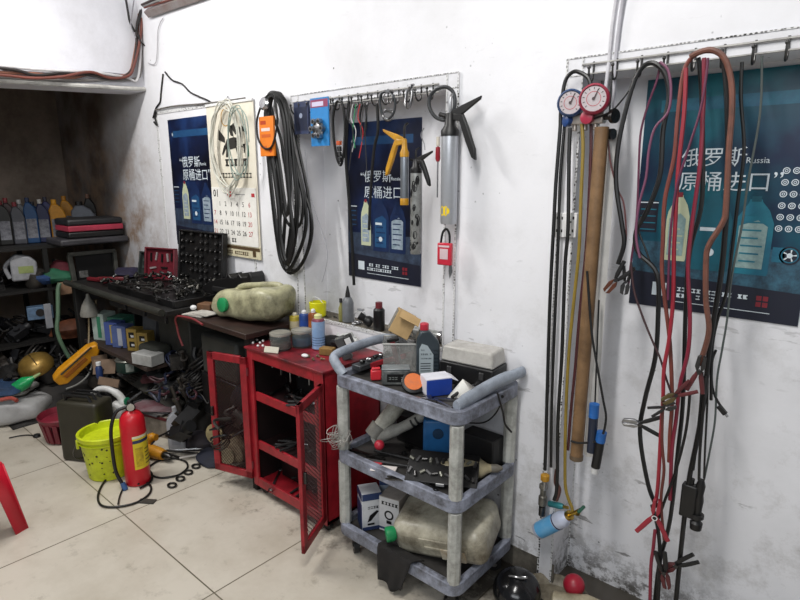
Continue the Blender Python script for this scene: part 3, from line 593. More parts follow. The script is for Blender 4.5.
# ================================================================ RIGHT RECESS: gauges, hoses, jumper cables
def sockets():
    for i, px in enumerate((561, 572)):
        t = thing('wall_socket', ('left' if i == 0 else 'right')+' white socket plate of the pair on the recess edge', 'socket', W(px, 225, -.012))
        MB().box((0, 0, 0), (.042, .024, .085)).build('plate', WHT, t, bev=.003)
        for z in (.022, -.022):
            
            for q in ((-.012, z-.002, -.006, z+.008), (.006, z-.002, .012, z+.008), (-.003, z-.014, .003, z-.008)): MB().rect(*q, 21, 0).build('slot', BLK, t)
sockets()
def gauge(label, px, py, y, rimc, r=.042):
    c = W(px, py, y); rz = R(12)
    t = thing('pressure_gauge', label, 'gauge', c, rz)
    MB().lathe([(r, .0), (r*1.04, .01), (r*1.04, .035), (r*.9, .042), (r*.86, .036), (0, .036)], 28, 0, (0, 0, 0), (0, -1, 0)).build('case', rimc, t)
    m = MB(); m.T = Matrix.Translation((0, -.0368, 0)); m.disc(0, 0, r*.84, 1, 0, 28); 
    for i in range(11):
        a = R(225-27*i); ca, sa = math.cos(a), math.sin(a); q = .0011
        m.poly([(r*.62*ca-q*sa, r*.62*sa+q*ca), (r*.76*ca-q*sa, r*.76*sa+q*ca), (r*.76*ca+q*sa, r*.76*sa-q*ca), (r*.62*ca+q*sa, r*.62*sa-q*ca)], 2, 1)
    m.ring(0, 0, r*.5, r*.04, 2, 2); m.build('dial', [M('bdb3b6', .4, 0, .2), BLK, M('a8404a', .4, 0, 0)], t)
    m = MB(); m.T = Matrix.Translation((0, -.038, 0)); m.poly([(-.003, -.004), (.003, -.004), (.014, .028), (.012, .029)], 3, 0); m.disc(0, 0, .005, 4, 0, 10); m.build('needle', M('3a2a2a', .4, 0, 0), t)
    return t
gauge('blue rimmed pressure gauge, left of the pair', 573, 104, -.05, M('24406a', .4, 0, .2))
gauge('red rimmed pressure gauge, right of the pair', 596, 100, -.06, M('93283e', .4, 0, .2), .045)
a = W(567, 122, -.05); b_ = W(608, 117, -.05)
t = thing('gauge_manifold', 'silver manifold block under the two pressure gauges', 'manifold', (a+b_)/2, 0)
d = b_-a; m = MB(); m.box((0, 0, 0), (.115, .03, .03)); m.cyl((-.03, 0, .01), (-.03, 0, .04), .008); m.cyl((.02, 0, .01), (.02, 0, .045), .008)
for x in (-.04, -.005, .03): m.cyl((x, 0, -.035), (x, 0, -.01), .008)
m.build('block', M('b5aca4', .35, .7, .2), t, bev=.003)
MB().lathe([(.017, 0), (.02, .004), (.02, .022), (.012, .026)], 12, 0, (-.055, 0, 0), (-.6, -1, 0)).build('knob', M('23457f', .4), t); MB().lathe([(.018, 0), (.021, .004), (.021, .022), (.012, .026)], 12, 0, (.012, -.012, .004), (0, -1, 0)).build('knob', M('b0304a', .4), t)
MB().lathe([(.01, 0), (.01, .03), (.022, .032), (.022, .045), (0, .046)], 14, 0, (.055, 0, .004), (1, -.3, 0)).build('valve_wheel', DSTEEL, t)
MB().lathe([(.01, 0), (.01, .03), (.017, .032), (.017, .045), (0, .046)], 14, 0, (.052, 0, -.05), (1, -.3, 0)).build('valve_wheel', DSTEEL, t)
HB = M('0a0a0b', .42, 0, .1, 20)
def hose(path, y, r, mat, label, c_='hose', group=None): return hang('hose', path, y, r, mat, label, c_, group)
hose([(591, 86), (588, 78), (581, 73), (573, 72), (565, 82), (561, 110), (560, 131), (556, 182), (554, 220), (550, 301), (547, 399), (546, 440), (545, 470)], -.055, .0066, HB, 'outermost black gauge hose arching over the gauges and dropping to the yellow fitting')
hose([(570, 128), (569, 160), (568, 229), (565, 267), (562, 352), (558, 420), (557, 484), (554, 500)], -.07, .0066, HB, 'black gauge hose from under the blue gauge, right of the outermost one')
hose([(566, 92), (564, 130), (560, 182), (558, 250), (555, 320), (552, 399), (551, 467)], -.045, .0055, HB, 'thin black gauge hose between the two thicker black ones')
hose([(582, 124), (583, 150), (581, 199), (579, 250), (574, 300), (569, 352), (566, 410), (565, 470), (566, 490), (570, 503)], -.06, .0059, M('8a7428', .45, 0, .2), 'olive yellow gauge hose running down left of the brown pole to the can tap')
hose([(591, 124), (591, 150), (589, 200), (586, 250), (580, 310), (575, 370), (571, 410), (568, 450)], -.045, .0055, M('4c1f22', .5, 0, .2), 'dark maroon gauge hose half hidden behind the brown pole')
# pole and strip
a = W(602, 127, -.085); b_ = W(576.5, 456, -.085)
t = thing('wooden_pole', 'long brown wooden pole hanging beside the gauge hoses', 'pole', a); m = MB(); m.tube([(0, 0, 0), b_-a], .0215, 16, sm=0); m.build('shaft', M('7c5f40', .6, 0, .5, 12, '4c3620'), t)
MB().tube([b_-a+Vector((0, 0, .004)), b_-a-Vector((0, 0, .012))], .0235, 16, sm=0).build('end_ring', M('6a5a48', .5, .3, .3), t)
a = W(612, 130, -.03); b_ = W(589, 455, -.03); o = MB().tube([(0, 0, 0), b_-a], .019, 4, sm=0).build('plastic_strip', M('c8c6c2', .5, 0, .15), loc=a); tag(o, 'white plastic strip hanging right behind the brown pole', 'strip')
hose([(587, 271), (589, 300), (592, 335), (597, 365), (603, 399), (606, 417), (603, 434), (597, 441), (580, 443), (571, 441)], -.11, .004, BLK, 'thin black cord curving down to wrap the pole end', 'cord')
hose([(609, 120), (611, 90), (612, 75)], -.06, .003, BLK, 'short black cord above the gauge valve', 'cord')
hose([(599, 300), (597, 350), (595, 405)], -.07, .003, BLK, 'straight black cord holding the first blue topped tool', 'cord')
def stick(label, p0, p1, rr, cap, body, tip=None):
    t = thing('tester_tool', label, 'tool', p0); d = p1-p0
    MB().tube([(0, 0, 0), d*.25], rr, 12, sm=0).build('grip_top', cap, t); MB().tube([d*.25, d*.92], rr*.92, 12, sm=0).build('body', body, t)
    if tip: MB().tube([d*.92, d*1.08], rr*.75, 12, sm=0).build('tip', tip, t)
    return t
stick('black tool with blue top nearer the pole', W(594.5, 404, -.1), W(591, 456, -.1), .017, BLUE, M('1c2436', .4), None)
stick('lower black tool with blue top and white tip', W(602, 432, -.1), W(595, 470, -.1), .017, BLUE, BLK, M('c8c8c8', .4))
# jumper cables
JR = M('8e2230', .42, 0, .12, 14, '5a1418'); JC = M('7c2034', .42, 0, .15, 14, '4c1420'); RB = M('5e2a24', .5, 0, .35, 12, '4a2a20'); PU = M('5c2340', .45, 0, .15); BR = M('7a4a34', .5, 0, .35, 12, '3c281e'); GY = M('48504e', .5, 0, .2)
J = lambda path, y, r, mat, label: hang('jumper_cable', path, y, r, mat, label, 'cable')
J([(618, 264), (624, 244), (622, 225), (616, 182), (619, 141), (631, 91), (641, 69), (653, 63), (665, 74), (669, 97), (663, 131), (660, 175), (648, 209), (636, 232), (638, 252), (657, 274), (658, 318), (655, 359), (645, 399), (640, 434), (648, 484), (657, 507)], -.075, .0074, HB, 'thickest black jumper cable arching left over the teal poster and down to the red clamp')
J([(660, 62), (657, 80), (648, 105), (641, 131), (639, 160), (638, 192), (636, 225), (631, 262), (628, 290)], -.05, .0035, PU, 'thin purple cable hanging left on the teal poster')
J([(660, 62), (668, 70), (671, 90), (668, 112), (655, 128), (649, 150), (646, 178), (639, 205), (636, 235), (640, 258)], -.09, .0039, M('6e3e58', .45, 0, .1), 'pinkish purple cable curving under the big black arch')
J([(718, 52), (707, 51), (695, 55), (684, 71), (678, 114), (674, 158), (665, 199), (663, 240), (662, 270), (665, 301), (670, 345), (672, 399), (670, 434), (669, 462)], -.095, .0062, M('74382e', .45, 0, .25, 12), 'rust red cable hanging left of the bright red ones')
J([(690, 57), (700, 52), (712, 50), (724, 58), (731, 80), (732, 110), (729, 148), (726, 205), (723, 222), (709, 245), (706, 262), (706, 301), (709, 328), (705, 348), (699, 365)], -.11, .0078, M('74483a', .5, 0, .5, 12, '3c261e'), 'thick worn brown cable arching over and down the middle of the teal poster')
J([(686, 68), (684, 114), (678, 172), (675, 229), (674, 251), (673, 301), (669, 340), (664, 369), (663, 399), (661, 430), (658, 484), (655, 505)], -.12, .0059, JR, 'bright red jumper cable running straight down into the red clamp')
J([(704, 58), (704, 85), (703, 112), (700, 165), (692, 225), (688, 267), (690, 318), (688, 352), (680, 385), (676, 420), (672, 450), (670, 500)], -.1, .0059, JC, 'crimson jumper cable right of the bright red one')
J([(708, 58), (706, 78), (700, 112), (688, 150), (676, 190), (670, 240), (668, 300)], -.13, .0035, PU, 'second thin purple cable slanting across the bright red cables')
J([(698, 58), (700, 70), (702, 110), (702, 199), (690, 250), (686, 300), (683, 399), (678, 450), (670, 520), (660, 560), (655, 600), (653, 640)], -.07, .0066, HB, 'black jumper cable hanging between the red ones and reaching the floor')
J([(722, 56), (726, 80), (728, 140), (727, 200), (722, 267), (714, 318), (709, 352), (704, 399), (697, 440), (689, 480), (683, 530), (676, 600), (673, 640)], -.085, .0074, HB, 'thick black jumper cable right of the brown one and reaching the floor')
J([(742, 62), (741, 100), (744, 150), (738, 200), (732, 251), (726, 294), (717, 321), (712, 350), (711, 400)], -.07, .0047, HB, 'thin black cable hanging from the hook right of the brown arch')
J([(762, 56), (760, 114), (748, 182), (742, 225), (732, 275), (727, 320), (722, 350), (717, 380), (715, 420), (710, 450), (704, 480)], -.06, .003, GY, 'thin grey-green wire farthest right over the poster')
J([(716, 350), (712, 362), (712, 385), (716, 398), (722, 408)], -.06, .0039, HB, 'short black lead ending in a small plug on the bare wall')
J([(702, 372), (701, 400), (697, 440), (693, 470)], -.09, .0043, HB, 'black lead to the left of the two black boxes')
J([(705, 376), (704, 400), (700, 450), (699, 480)], -.1, .0043, HB, 'black lead to the right of the two black boxes')
J([(708, 380), (707, 410), (705, 450), (704, 478)], -.08, .0031, HB, 'thinnest black lead beside the black boxes')
J([(690, 392), (686, 430), (676, 470), (665, 500), (658, 520)], -.11, .0043, HB, 'black lead crossing diagonally to the red clamp')
J([(663, 399), (662, 440), (664, 470), (661, 500), (664, 540)], -.13, .0047, RB, 'brownish red lead behind the red clamp')
J([(655, 530), (653, 550), (651, 565), (650, 600), (649, 640)], -.12, .0055, JC, 'crimson lead leaving the red clamp and reaching the floor')
J([(652, 505), (658, 530), (660, 560), (658, 600), (657, 640)], -.11, .0062, HB, 'black lead leaving the red clamp and reaching the floor')
J([(631, 262), (634, 290), (642, 315), (652, 340), (660, 358), (666, 378), (672, 395)], -.1, .0035, M('3a2226', .5, 0, .2), 'thin dark lead crossing from the left clamp to the middle')
J([(648, 209), (638, 226), (646, 250), (650, 262)], -.06, .0031, HB, 'little black lead behind the purple cables')
J([(590, 120), (610, 112), (622, 100), (636, 80)], -.07, .0028, BLK, 'thin black wire slanting from the gauges to the arch')
J([(608, 140), (611, 165), (618, 190), (624, 205), (626, 240), (620, 262)], -.065, .0027, M('5a2a2c', .5, 0, .2), 'thin maroon wire right of the white strip')
def clamp(label, p, ang, s=1., grip=BLK, jaw=STEEL, open_=.35, rz=0.2, name='jumper_clamp'):
    s = s*.85; t = thing(name, label, 'clamp', p, rot=(0, ang, rz))
    for k in (1, -1):
        j = MB(); j.prism([(0, .006*k), (.02*s, .014*k), (.055*s, .012*k), (.062*s, .002*k), (.05*s, .003*k), (.02*s, .001*k)][::k], -.008*s, .008*s); j.build('jaw', jaw, t, bev=.001)
        g = MB(); a = open_*k*.6; g.at((0, 0, 0), (0, 0, 0)); g.tube([(-.002, 0, .004*k), (-.03*s, 0, (.009+.03*open_)*k*s), (-.075*s, 0, (.012+.09*open_)*k*s)], [.006*s, .008*s, .0075*s], 8, sm=3, sq=.7); g.build('grip', grip, t)
    m = MB(); m.cyl((0, -.012*s, 0), (0, .012*s, 0), .007*s, n=10); m.build('spring', DSTEEL, t); return t
DR = M('5a1e22', .5, 0, .35)
clamp('black clamp with dull copper jaws at the left end of the big arch', W(616, 280, -.09), R(125), 1.0, BLK, M('7a4a38', .4, .7, .4), .12)
clamp('small dark clamp hanging just right of the left copper clamp', W(626, 282, -.07), R(95), .8, BLK2, DSTEEL, .12)
clamp('silver jawed clamp with black grips wide open on the white wall', W(640, 424, -.11), R(176), 1.05, BLK, STEEL, .3)
clamp('brownish red clamp high in the middle of the hanging cables', W(676, 395, -.14), R(140), .9, DR, M('6e6040', .4, .6, .4), .15)
clamp('dark grip clamp just above the silver jawed one', W(664, 408, -.14), R(-30), .7, BLK2, DSTEEL, .15)
clamp('dark maroon clamp at the end of the brown cable', W(699, 372, -.12), R(-85), 1.0, DR, DSTEEL, .15)
t = clamp('bright red clamp with a white ring mark low on the cables', W(655, 516, -.14), R(-88), 1.15, JR, JR, .4); m = MB(); m.T = Matrix.Translation((0, -.014, 0)); m.ring(0, 0, .009, .003, 1, 0); m.build('ring_mark', WHT, t)
clamp('black clamp upright near the floor', W(664, 572, -.13), R(75), 1.1, BLK, DR, .03)
clamp('black clamp lying diagonal near the floor end of the cables', W(676, 565, -.10), R(140), 1.1, BLK, DR, .03)
t = thing('obd_adapter', 'left black adapter box hanging low on the cables', 'adapter', W(689, 500, -.08)); MB().box((0, 0, 0), (.045, .03, .11)).build('body', BLK, t, bev=.004); MB().tube([(0, 0, .05), (.002, 0, .075)], .008, 8, sm=0).build('collar', BLK, t)
t = thing('obd_adapter', 'right slimmer black adapter with rounded end low on the cables', 'adapter', W(699, 500, -.08)); m = MB(); m.lathe([(.008, .07), (.014, .05), (.011, .02), (.014, 0), (.011, -.04), (.012, -.07), (.019, -.078), (.017, -.10), (0, -.102)][::-1], 12); m.build('grip', BLK, t); MB().lathe([(.02, .0), (.02, .012)], 12, 0, (0, 0, -.06)).build('ring', BLK2, t)
t = thing('cable_plug', 'small black plug hanging alone right of the cables', 'plug', W(722, 410, -.06), rot=(0, R(45), 0)); MB().box((0, 0, 0), (.03, .014, .014)).build('body', BLK, t, bev=.002); MB().cyl((.015, 0, 0), (.024, 0, 0), .004).build('pin', STEEL, t)
# fittings and refrigerant can
t = thing('hose_fitting', 'yellow fitting on the end of the outermost gauge hose', 'fitting', W(545, 478, -.055)); MB().lathe([(.012, -.012), (.017, -.008), (.017, .012), (.012, .016)], 8).build('nut', YEL, t); MB().lathe([(.008, -.05), (.01, -.04), (.01, -.012), (.008, -.01)], 10).build('stem', STEEL, t)
t = thing('quick_coupler', 'dirty steel quick coupler left of the blue can', 'coupler', W(543, 494, -.05)); MB().lathe([(.01, -.05), (.016, -.045), (.016, -.01), (.011, -.005), (.011, .02), (.016, .025), (.016, .04), (.01, .045)], 12).build('sleeve', M('7d7a72', .45, .6, .5, 20), t); MB().lathe([(.013, -.09), (.013, -.052)], 10).build('end', DSTEEL, t)
t = thing('quick_coupler', 'teal ringed quick coupler just above the blue can', 'coupler', W(556, 505, -.06), rot=(0, R(80), 0)); MB().lathe([(.009, -.03), (.012, -.026), (.012, .02), (.009, .03)], 12).build('sleeve', M('2f7f86', .4, .3, .3), t); MB().lathe([(.006, .03), (.006, .05)], 8).build('pin', BRASS, t)
cable('cable', [W(a, b_, -.06) for a, b_ in [(557, 470), (556, 482), (559, 490), (556, 500)]], .009, M('5a3a34', .5, 0, .3), 'dark knotted hose end above the blue can', 'hose')
c0 = W(538, 531, -.075); c1 = W(568, 516, -.075); ax_ = (c1-c0).normalized(); L_ = (c1-c0).length
t = thing('refrigerant_can', 'pale blue refrigerant can hanging tilted under the gauge hoses', 'can', c0, rot=ax_.to_track_quat('Z', 'Y').to_euler())
r = .031; MB().lathe([(r*.93, 0), (r, .003), (r, L_*.8), (r*.96, L_*.86), (r*.55, L_*1.0), (0, L_)], 22).build('body', M('c4cbe0', .35, .2, .1), t); MB().lathe([(r+.0006, L_*.08), (r+.0006, L_*.62)], 22).build('label', M('5aa0cf', .35, 0, .15, 14, 'b9dcec'), t)
MB().lathe([(r+.0012, L_*.64), (r+.0012, L_*.67)], 22).build('stripe', M('22304e', .4), t); MB().lathe([(.018, L_*.95), (.018, L_+.012), (0, L_+.013)], 14).build('collar', BRASS, t)
t = thing('can_tap', 'brass can tap with green handle screwed to the blue can', 'tap', c1+ax_*.012, rot=ax_.to_track_quat('Z', 'Y').to_euler())
m = MB(); m.cyl((0, 0, 0), (0, 0, .05), .007); m.tube([(0, 0, .02), (0, -.01, .03), (-.008, 0, .05)], .006, 8); m.build('stem', BRASS, t); MB().box((0, 0, .055), (.012, .012, .05), 0, (0, R(90), 0)).build('handle', M('1e5a44', .4), t, bev=.004)
cable('hose', [W(570, 503, -.062), W(572, 508, -.07), W(573, 515, -.075)], .006, M('8a7428', .45, 0, .2), 'short olive hose joint entering the can tap', 'hose')
# ================================================================ GENERIC SMALL TOOLS
def rbox(name, label, c_, loc, d, mat, rz=0., bev=.004, group=None, rot=None, parent=None, segs=2):
    o = MB().box((0, 0, d[2]/2), d).build(name, mat, parent, loc=loc, rz=rz, bev=bev, rot=rot)
    if segs > 2 and bev: o.modifiers['bevel'].segments = segs
    return o if parent else tag(o, label, c_, group)
def wrench_mesh(L_=.2, w_=.012, th=.005):
    m = MB(); h = L_/2
    m.prism([(-h+.02, -w_/2), (h-.018, -w_/2*.8), (h-.018, w_/2*.8), (-h+.02, w_/2)], -th/2, th/2)
    m.prism([(-h+.026, -w_*.7), (-h+.026, w_*.7), (-h+.004, w_*1.15), (-h-.012, w_*.8), (-h+.004, w_*.35), (-h+.004, -w_*.35), (-h-.012, -w_*.8), (-h+.004, -w_*1.15)], -th*.7, th*.7)
    k = 14; r = w_*1.05
    for i in range(k):
        a, b_ = 2*PI*i/k, 2*PI*(i+1)/k; c = h-.012
        m.prism([(c+r*math.cos(a), r*math.sin(a)), (c+r*math.cos(b_), r*math.sin(b_)), (c+r*.55*math.cos(b_), r*.55*math.sin(b_)), (c+r*.55*math.cos(a), r*.55*math.sin(a))], -th*.8, th*.8)
    return m
def wrench(label, loc, rz=0., L_=.2, w_=.012, mat=None, tilt=0., group=None, flat=True):
    o = wrench_mesh(L_, w_).build('wrench', mat or STEEL, loc=loc, rot=((PI/2 if flat else 0)+tilt, 0, rz)); return tag(o, label, 'wrench', group)
def screwdriver(label, loc, rz=0., hcol=BLK, L_=.2, rot=None, group=None):
    t = thing('screwdriver', label, 'screwdriver', loc, rot=rot or (0, PI/2, rz), group=group)
    MB().lathe([(.006, 0), (.012, .008), (.013, .05), (.010, .07), (.011, .085), (0, .088)], 10).build('handle', hcol, t); MB().cyl((0, 0, .086), (0, 0, L_), .003, n=8).build('shaft', STEEL, t); return t
def pliers(label, loc, rz=0., col=DKRED, s_=1., rot=None, group=None):
    t = thing('pliers', label, 'pliers', loc, rot=rot or (0, 0, rz), group=group)
    for k in (1, -1):
        MB().tube([(-.01*s_, .004*k*s_, .004), (-.05*s_, .02*k*s_, .004), (-.12*s_, .022*k*s_, .004)], [.005*s_, .007*s_, .006*s_], 8, sm=3).build('handle', col, t)
    m = MB(); m.tube([(-.012*s_, 0, .004), (.01*s_, 0, .004), (.045*s_, 0, .004)], [.008*s_, .009*s_, .004*s_], 8, sm=3); m.build('jaws', STEEL, t); return t
def socket_mesh(r=.011, h=.03):
    return MB().lathe([(r*.8, 0), (r, .002), (r, h*.45), (r*.8, h*.6), (r*.8, h), (r*.5, h), (r*.5, h*.5), (0, h*.5)], 12)

# ================================================================ GREY THREE-TIER CART
CX0, CX1, CY0, CY1 = -1.65, -1.02, -.435, -.015
TRAY = M('9398a8', .55, 0, .62, 15, '2e2c2c', 0, .3); POST = M('b4b5b0', .5, 0, .4, 18, '45423b'); GRIME = M('3a3836', .6, 0, .5, 9, '191614')
def rrect(x0, y0, x1, y1, r, n=5):
    pts = []
    for cx, cy, a0 in ((x1-r, y1-r, 0), (x0+r, y1-r, 90), (x0+r, y0+r, 180), (x1-r, y0+r, 270)):
        for i in range(n+1): a = R(a0+90*i/n); pts.append((cx+r*math.cos(a), cy+r*math.sin(a)))
    return pts
def cart():
    cx, cy = (CX0+CX1)/2, (CY0+CY1)/2
    t = thing('utility_cart', 'grey plastic three tier utility cart loaded with tools and bottles', 'cart', (cx, cy, 0)); hx, hy = (CX1-CX0)/2, (CY1-CY0)/2
    def tray(z, th, name):
        o_ = rrect(-hx, -hy, hx, hy, .05); i_ = rrect(-hx+.028, -hy+.028, hx-.028, hy-.028, .03); n = len(o_); m = MB()
        vs_ = [(x, y, z) for x, y in o_]+[(x, y, z+th) for x, y in o_]+[(x, y, z+th) for x, y in i_]+[(x, y, z+th-.025) for x, y in i_]
        fs = []
        for i in range(n):
            j = (i+1) % n; fs += [(i, j, j+n, i+n), (i+n, j+n, j+2*n, i+2*n), (i+2*n, j+2*n, j+3*n, i+3*n)]
        fs.append(tuple(reversed(range(n)))); m.raw(vs_, fs, 0)
        m.raw([(x, y, z+th-.0249) for x, y in i_], [tuple(range(n))], 1)
        m.build(name, [TRAY, GRIME], t, bev=.004)
    tray(.104, .052, 'bottom_tray'); tray(.44, .052, 'middle_tray'); tray(.772, .052, 'top_tray')
    for sx in (-1, 1):
        for sy in (-1, 1):
            for z0, z1 in ((.150, .437), (.488, .768)):
                MB().lathe([(.026, z0), (.026, z1)], 8, 0, (sx*(hx-.03), sy*(hy-.03), 0)).build('post', POST, t, bev=.003)
            m = MB(); m.cyl((0, -.012, .03), (0, .012, .03), .03, n=18); m.box((0, 0, .062), (.03, .034, .05)); m.cyl((0, 0, .08), (0, 0, .102), .012); 
            o = m.build('caster', BLK2, t, loc=(sx*(hx-.06), sy*(hy-.06), 0)); o.rotation_euler.z = R(35*sx); MB().cyl((0, -.014, .03), (0, .014, .03), .012, n=12).build('wheel_hub', STEEL, o)
    # raised side handles
    MB().tube([(-hx+.05, -hy+.02, .82), (-hx+.0, -hy+.02, .86), (-hx-.04, -hy+.06, .875), (-hx-.045, 0, .885), (-hx-.03, hy-.07, .885), (-hx+.03, hy-.03, .87), (-hx+.05, hy-.02, .83)], .023, 12, sq=.8).build('handle', M('98a0ac', .5, 0, .3, 12), t)
    MB().tube([(hx-.035, -hy+.03, .832), (hx-.03, -hy+.13, .845), (hx-.02, .06, .858), (hx+.005, hy-.012, .868)], [.022, .026, .026, .022], 12, sq=.75).build('handle', M('98a0ac', .5, 0, .3, 12), t)
    return t
cart()
TZ = .802; MZ = .470; BZ = .134
# --- things on the top tray
t = thing('motor_oil_bottle', 'dark grey motor oil bottle with red cap and pale label on the cart', 'bottle', (-1.38, -.155, TZ), face((-1.37, -.12, 0))+R(8)); t.scale = (.9, .9, .86)
m = MB(); o = m.prism([(-.052, 0), (.052, 0), (.052, .15), (.045, .175), (.004, .225), (-.035, .225), (-.052, .19)], -.03, .03).build('body', M('333c42', .3, 0, .1), t, bev=.009); o.modifiers['bevel'].segments = 3
m = MB(); m.T = Matrix.Translation((0, -.0305, 0)); m.poly([(-.042, .02), (.022, .02), (.022, .11), (-.005, .155), (-.03, .165), (-.042, .14)], 1, 0); m.text('bio', -.034, .13, .014, 2, 1); smallprint(m, -.034, .11, .012, .008, 2, 1); smallprint(m, -.034, .09, .012, .006, 2, 1)
for i in range(4): m.rect(-.036, .03+.012*i, .01, .034+.012*i, 2, 1)
m.build('label', [M('a9b4b8', .4, 0, .15), M('2a3036', .4, 0, 0)], t)
m = MB(); m.lathe([(.019, .222), (.02, .226), (.02, .252), (.016, .256), (0, .256)], 18, 0, (-.016, 0, 0)); m.build('cap', M('b8283c', .4, 0, .1), t)
m = MB()
for i in range(6): m.box((.034, -.031, .04+.018*i), (.022, .003, .005))
m.build('grip_ribs', M('262d32', .35, 0, 0), t)
# grey cap disc in front
t = thing('sanding_disc', 'orange topped round disc in a black cup on the cart', 'disc', (-1.292, -.345, TZ), 0, rot=(R(42), 0, R(50))); t.scale = (.86,)*3; MB().lathe([(.04, -.002), (.053, .004), (.053, .016), (.047, .02)], 26, 0, (0, .045, 0)).build('cup', BLK, t); m = MB(); m.lathe([(.041, .018), (.041, .024), (.02, .026), (0, .0255)], 24, 0, (0, .045, 0)); m.build('face', M('cf6a2a', .6, 0, .35, 40, '9a6048'), t)
t = thing('parts_box', 'small blue and white cardboard box on the cart', 'box', (-1.235, -.285, TZ), R(58))
MB().box((0, 0, .032), (.10, .075, .064)).build('carton', M('20409a', .4, 0, .15), t, bev=.002); m = MB(); m.box((0, 0, .0655), (.1, .074, .003)); m.box((-.0505, 0, .035), (.002, .07, .06)); m.box((.06, 0, .058), (.03, .074, .003), 0, (0, R(25), 0)); m.build('white_panel', M('d4d4dc', .5, 0, .15), t)
t = thing('parts_tin', 'grey clear plastic case with black print on the cart', 'case', (-1.415, -.31, TZ), R(42)); MB().box((0, 0, .03), (.11, .055, .06)).build('case_body', M('45494a', .35, 0, .5, 25, '8a8c88'), t, bev=.006); m = MB(); m.T = Matrix.Translation((0, -.0285, 0)); m.rect(-.035, .014, .035, .046, 1, 0); smallprint(m, -.028, .024, .028, .012, 2, 1); m.build('label', [BLK, M('7a7f7c', .5, 0, 0)], t); MB().box((0, 0, .0635), (.112, .057, .008)).build('lid', M('7e8486', .3, 0, .4), t, bev=.003)
t = thing('red_pouch', 'small bright red packet at the left of the cart top', 'packet', (-1.50, -.335, TZ), R(50)); t.scale = (.85,)*3; MB().box((0, 0, .025), (.05, .028, .05)).build('packet', M('d0303a', .4, 0, .1), t, bev=.006); MB().box((0, -.006, .056), (.04, .016, .012), 0, (R(25), 0, 0)).build('flap', M('c02a34', .4, 0, .1), t, bev=.003)
CLR = M('b4b4b0', .12, 0, .35, 20, '5a5854', alpha=.38)
t = thing('clear_tool_bin', 'dirty clear plastic bin holding tools at the back of the cart', 'bin', (-1.515, -.145, TZ), R(40)); m = MB()
for c, d in (((0, -.06, .06), (.17, .003, .12)), ((0, .06, .06), (.17, .003, .12)), ((-.085, 0, .06), (.003, .12, .12)), ((.085, 0, .06), (.003, .12, .12)), ((0, 0, .004), (.17, .12, .004))): m.box(c, d)
m.build('bin_walls', CLR, t, bev=.001); MB().tube([(-.088, -.063, .12), (.088, -.063, .12), (.088, .063, .12), (-.088, .063, .12)], .004, 6, True, sm=0).build('rim', M('b0b0ac', .3, 0, .3), t)
t = thing('caliper', 'dark red and black tool standing in the clear bin', 'tool', (-1.525, -.17, TZ+.012), rot=(0, R(-14), R(35))); MB().box((0, 0, .055), (.022, .014, .11)).build('grip', DKRED, t, bev=.003); MB().box((.014, 0, .055), (.006, .012, .1)).build('rod', STEEL, t); MB().box((.004, 0, .115), (.05, .016, .016)).build('head', BLK, t, bev=.003)
t = thing('nozzle_tool', 'black grip of a tool standing in the right half of the clear bin', 'tool', (-1.475, -.13, TZ+.012), rot=(0, R(10), R(20))); MB().lathe([(.01, 0), (.014, .03), (.012, .1), (.018, .115), (0, .125)], 10).build('grip', BLK, t)
# cardboard box tilted on the bin
t = thing('cardboard_box', 'open brown cardboard box tilted on top of the clear bin', 'box', (-1.585, -.11, TZ+.13), rot=(R(-10), R(28), R(38)))
m = MB(); m.box((0, 0, .05), (.09, .16, .1)); m.build('carton', CARD, t, bev=.002); m = MB(); m.box((-.0465, -.0, .05), (.002, .15, .09)); m.T = Matrix(); m.build('printed_side', M('5e5c54', .6, 0, .5, 40, 'a8a294'), t); m = MB(); m.box((.01, -.1, .09), (.09, .05, .003), 0, (R(35), 0, 0)); m.build('flap', CARD, t)
# black case with clear lid
t = thing('organizer_case', 'black tool case with clear greasy lid at the back right of the cart', 'case', (-1.195, -.10, TZ), R(6)); MB().box((0, 0, .0425), (.235, .125, .085)).build('base', BLK, t, bev=.006); o = MB().box((0, 0, .117), (.23, .12, .062), taper=.92).build('lid', M('cfccc6', .25, 0, .4, 14, '96928a', .3), t, bev=.008)
for x in (-.07, .07): MB().box((x, -.066, .055), (.02, .006, .03)).build('latch', M('3b3b3c', .4), t, bev=.002)
t = thing('paper_funnel', 'folded white paper on the front right of the cart top', 'paper', (-1.135, -.25, TZ+.002), R(40)); m = MB(); m.raw([(-.06, -.02, 0), (.04, -.03, 0), (.06, .03, .012), (0, .03, .055), (-.04, .02, .012)], [(0, 1, 3), (1, 2, 3), (0, 3, 4)]); m.build('sheet', PAPER, t, solid=.0008)
wr = [(-1.24, -.38, 20, .15), (-1.16, -.36, -15, .17), (-1.17, -.33, 30, .13), (-1.43, -.40, 3, .13), (-1.10, -.16, 60, .15)]
wl_ = ['ring spanner lying nearest the front edge of the cart top', 'spanner by the front right corner of the cart top', 'small spanner beside the white folded paper', 'short spanner in front of the grey clear case', 'spanner along the right edge of the cart top']
for (x, y, a, l), lb in zip(wr, wl_): wrench(lb, (x, y, TZ+.005), R(a), l, .009)
pliers('black handled pliers lying at the back right of the cart top', (-1.13, -.13, TZ+.002), R(150), BLK); pliers('pliers with dark grips beside the black case', (-1.14, -.19, TZ+.01), R(100), BLK2)
hang('cable', [(492, 374), (490, 369), (494, 368), (494, 375)], -.06, .003, BLK, 'small black cord loop at the right end of the black case')
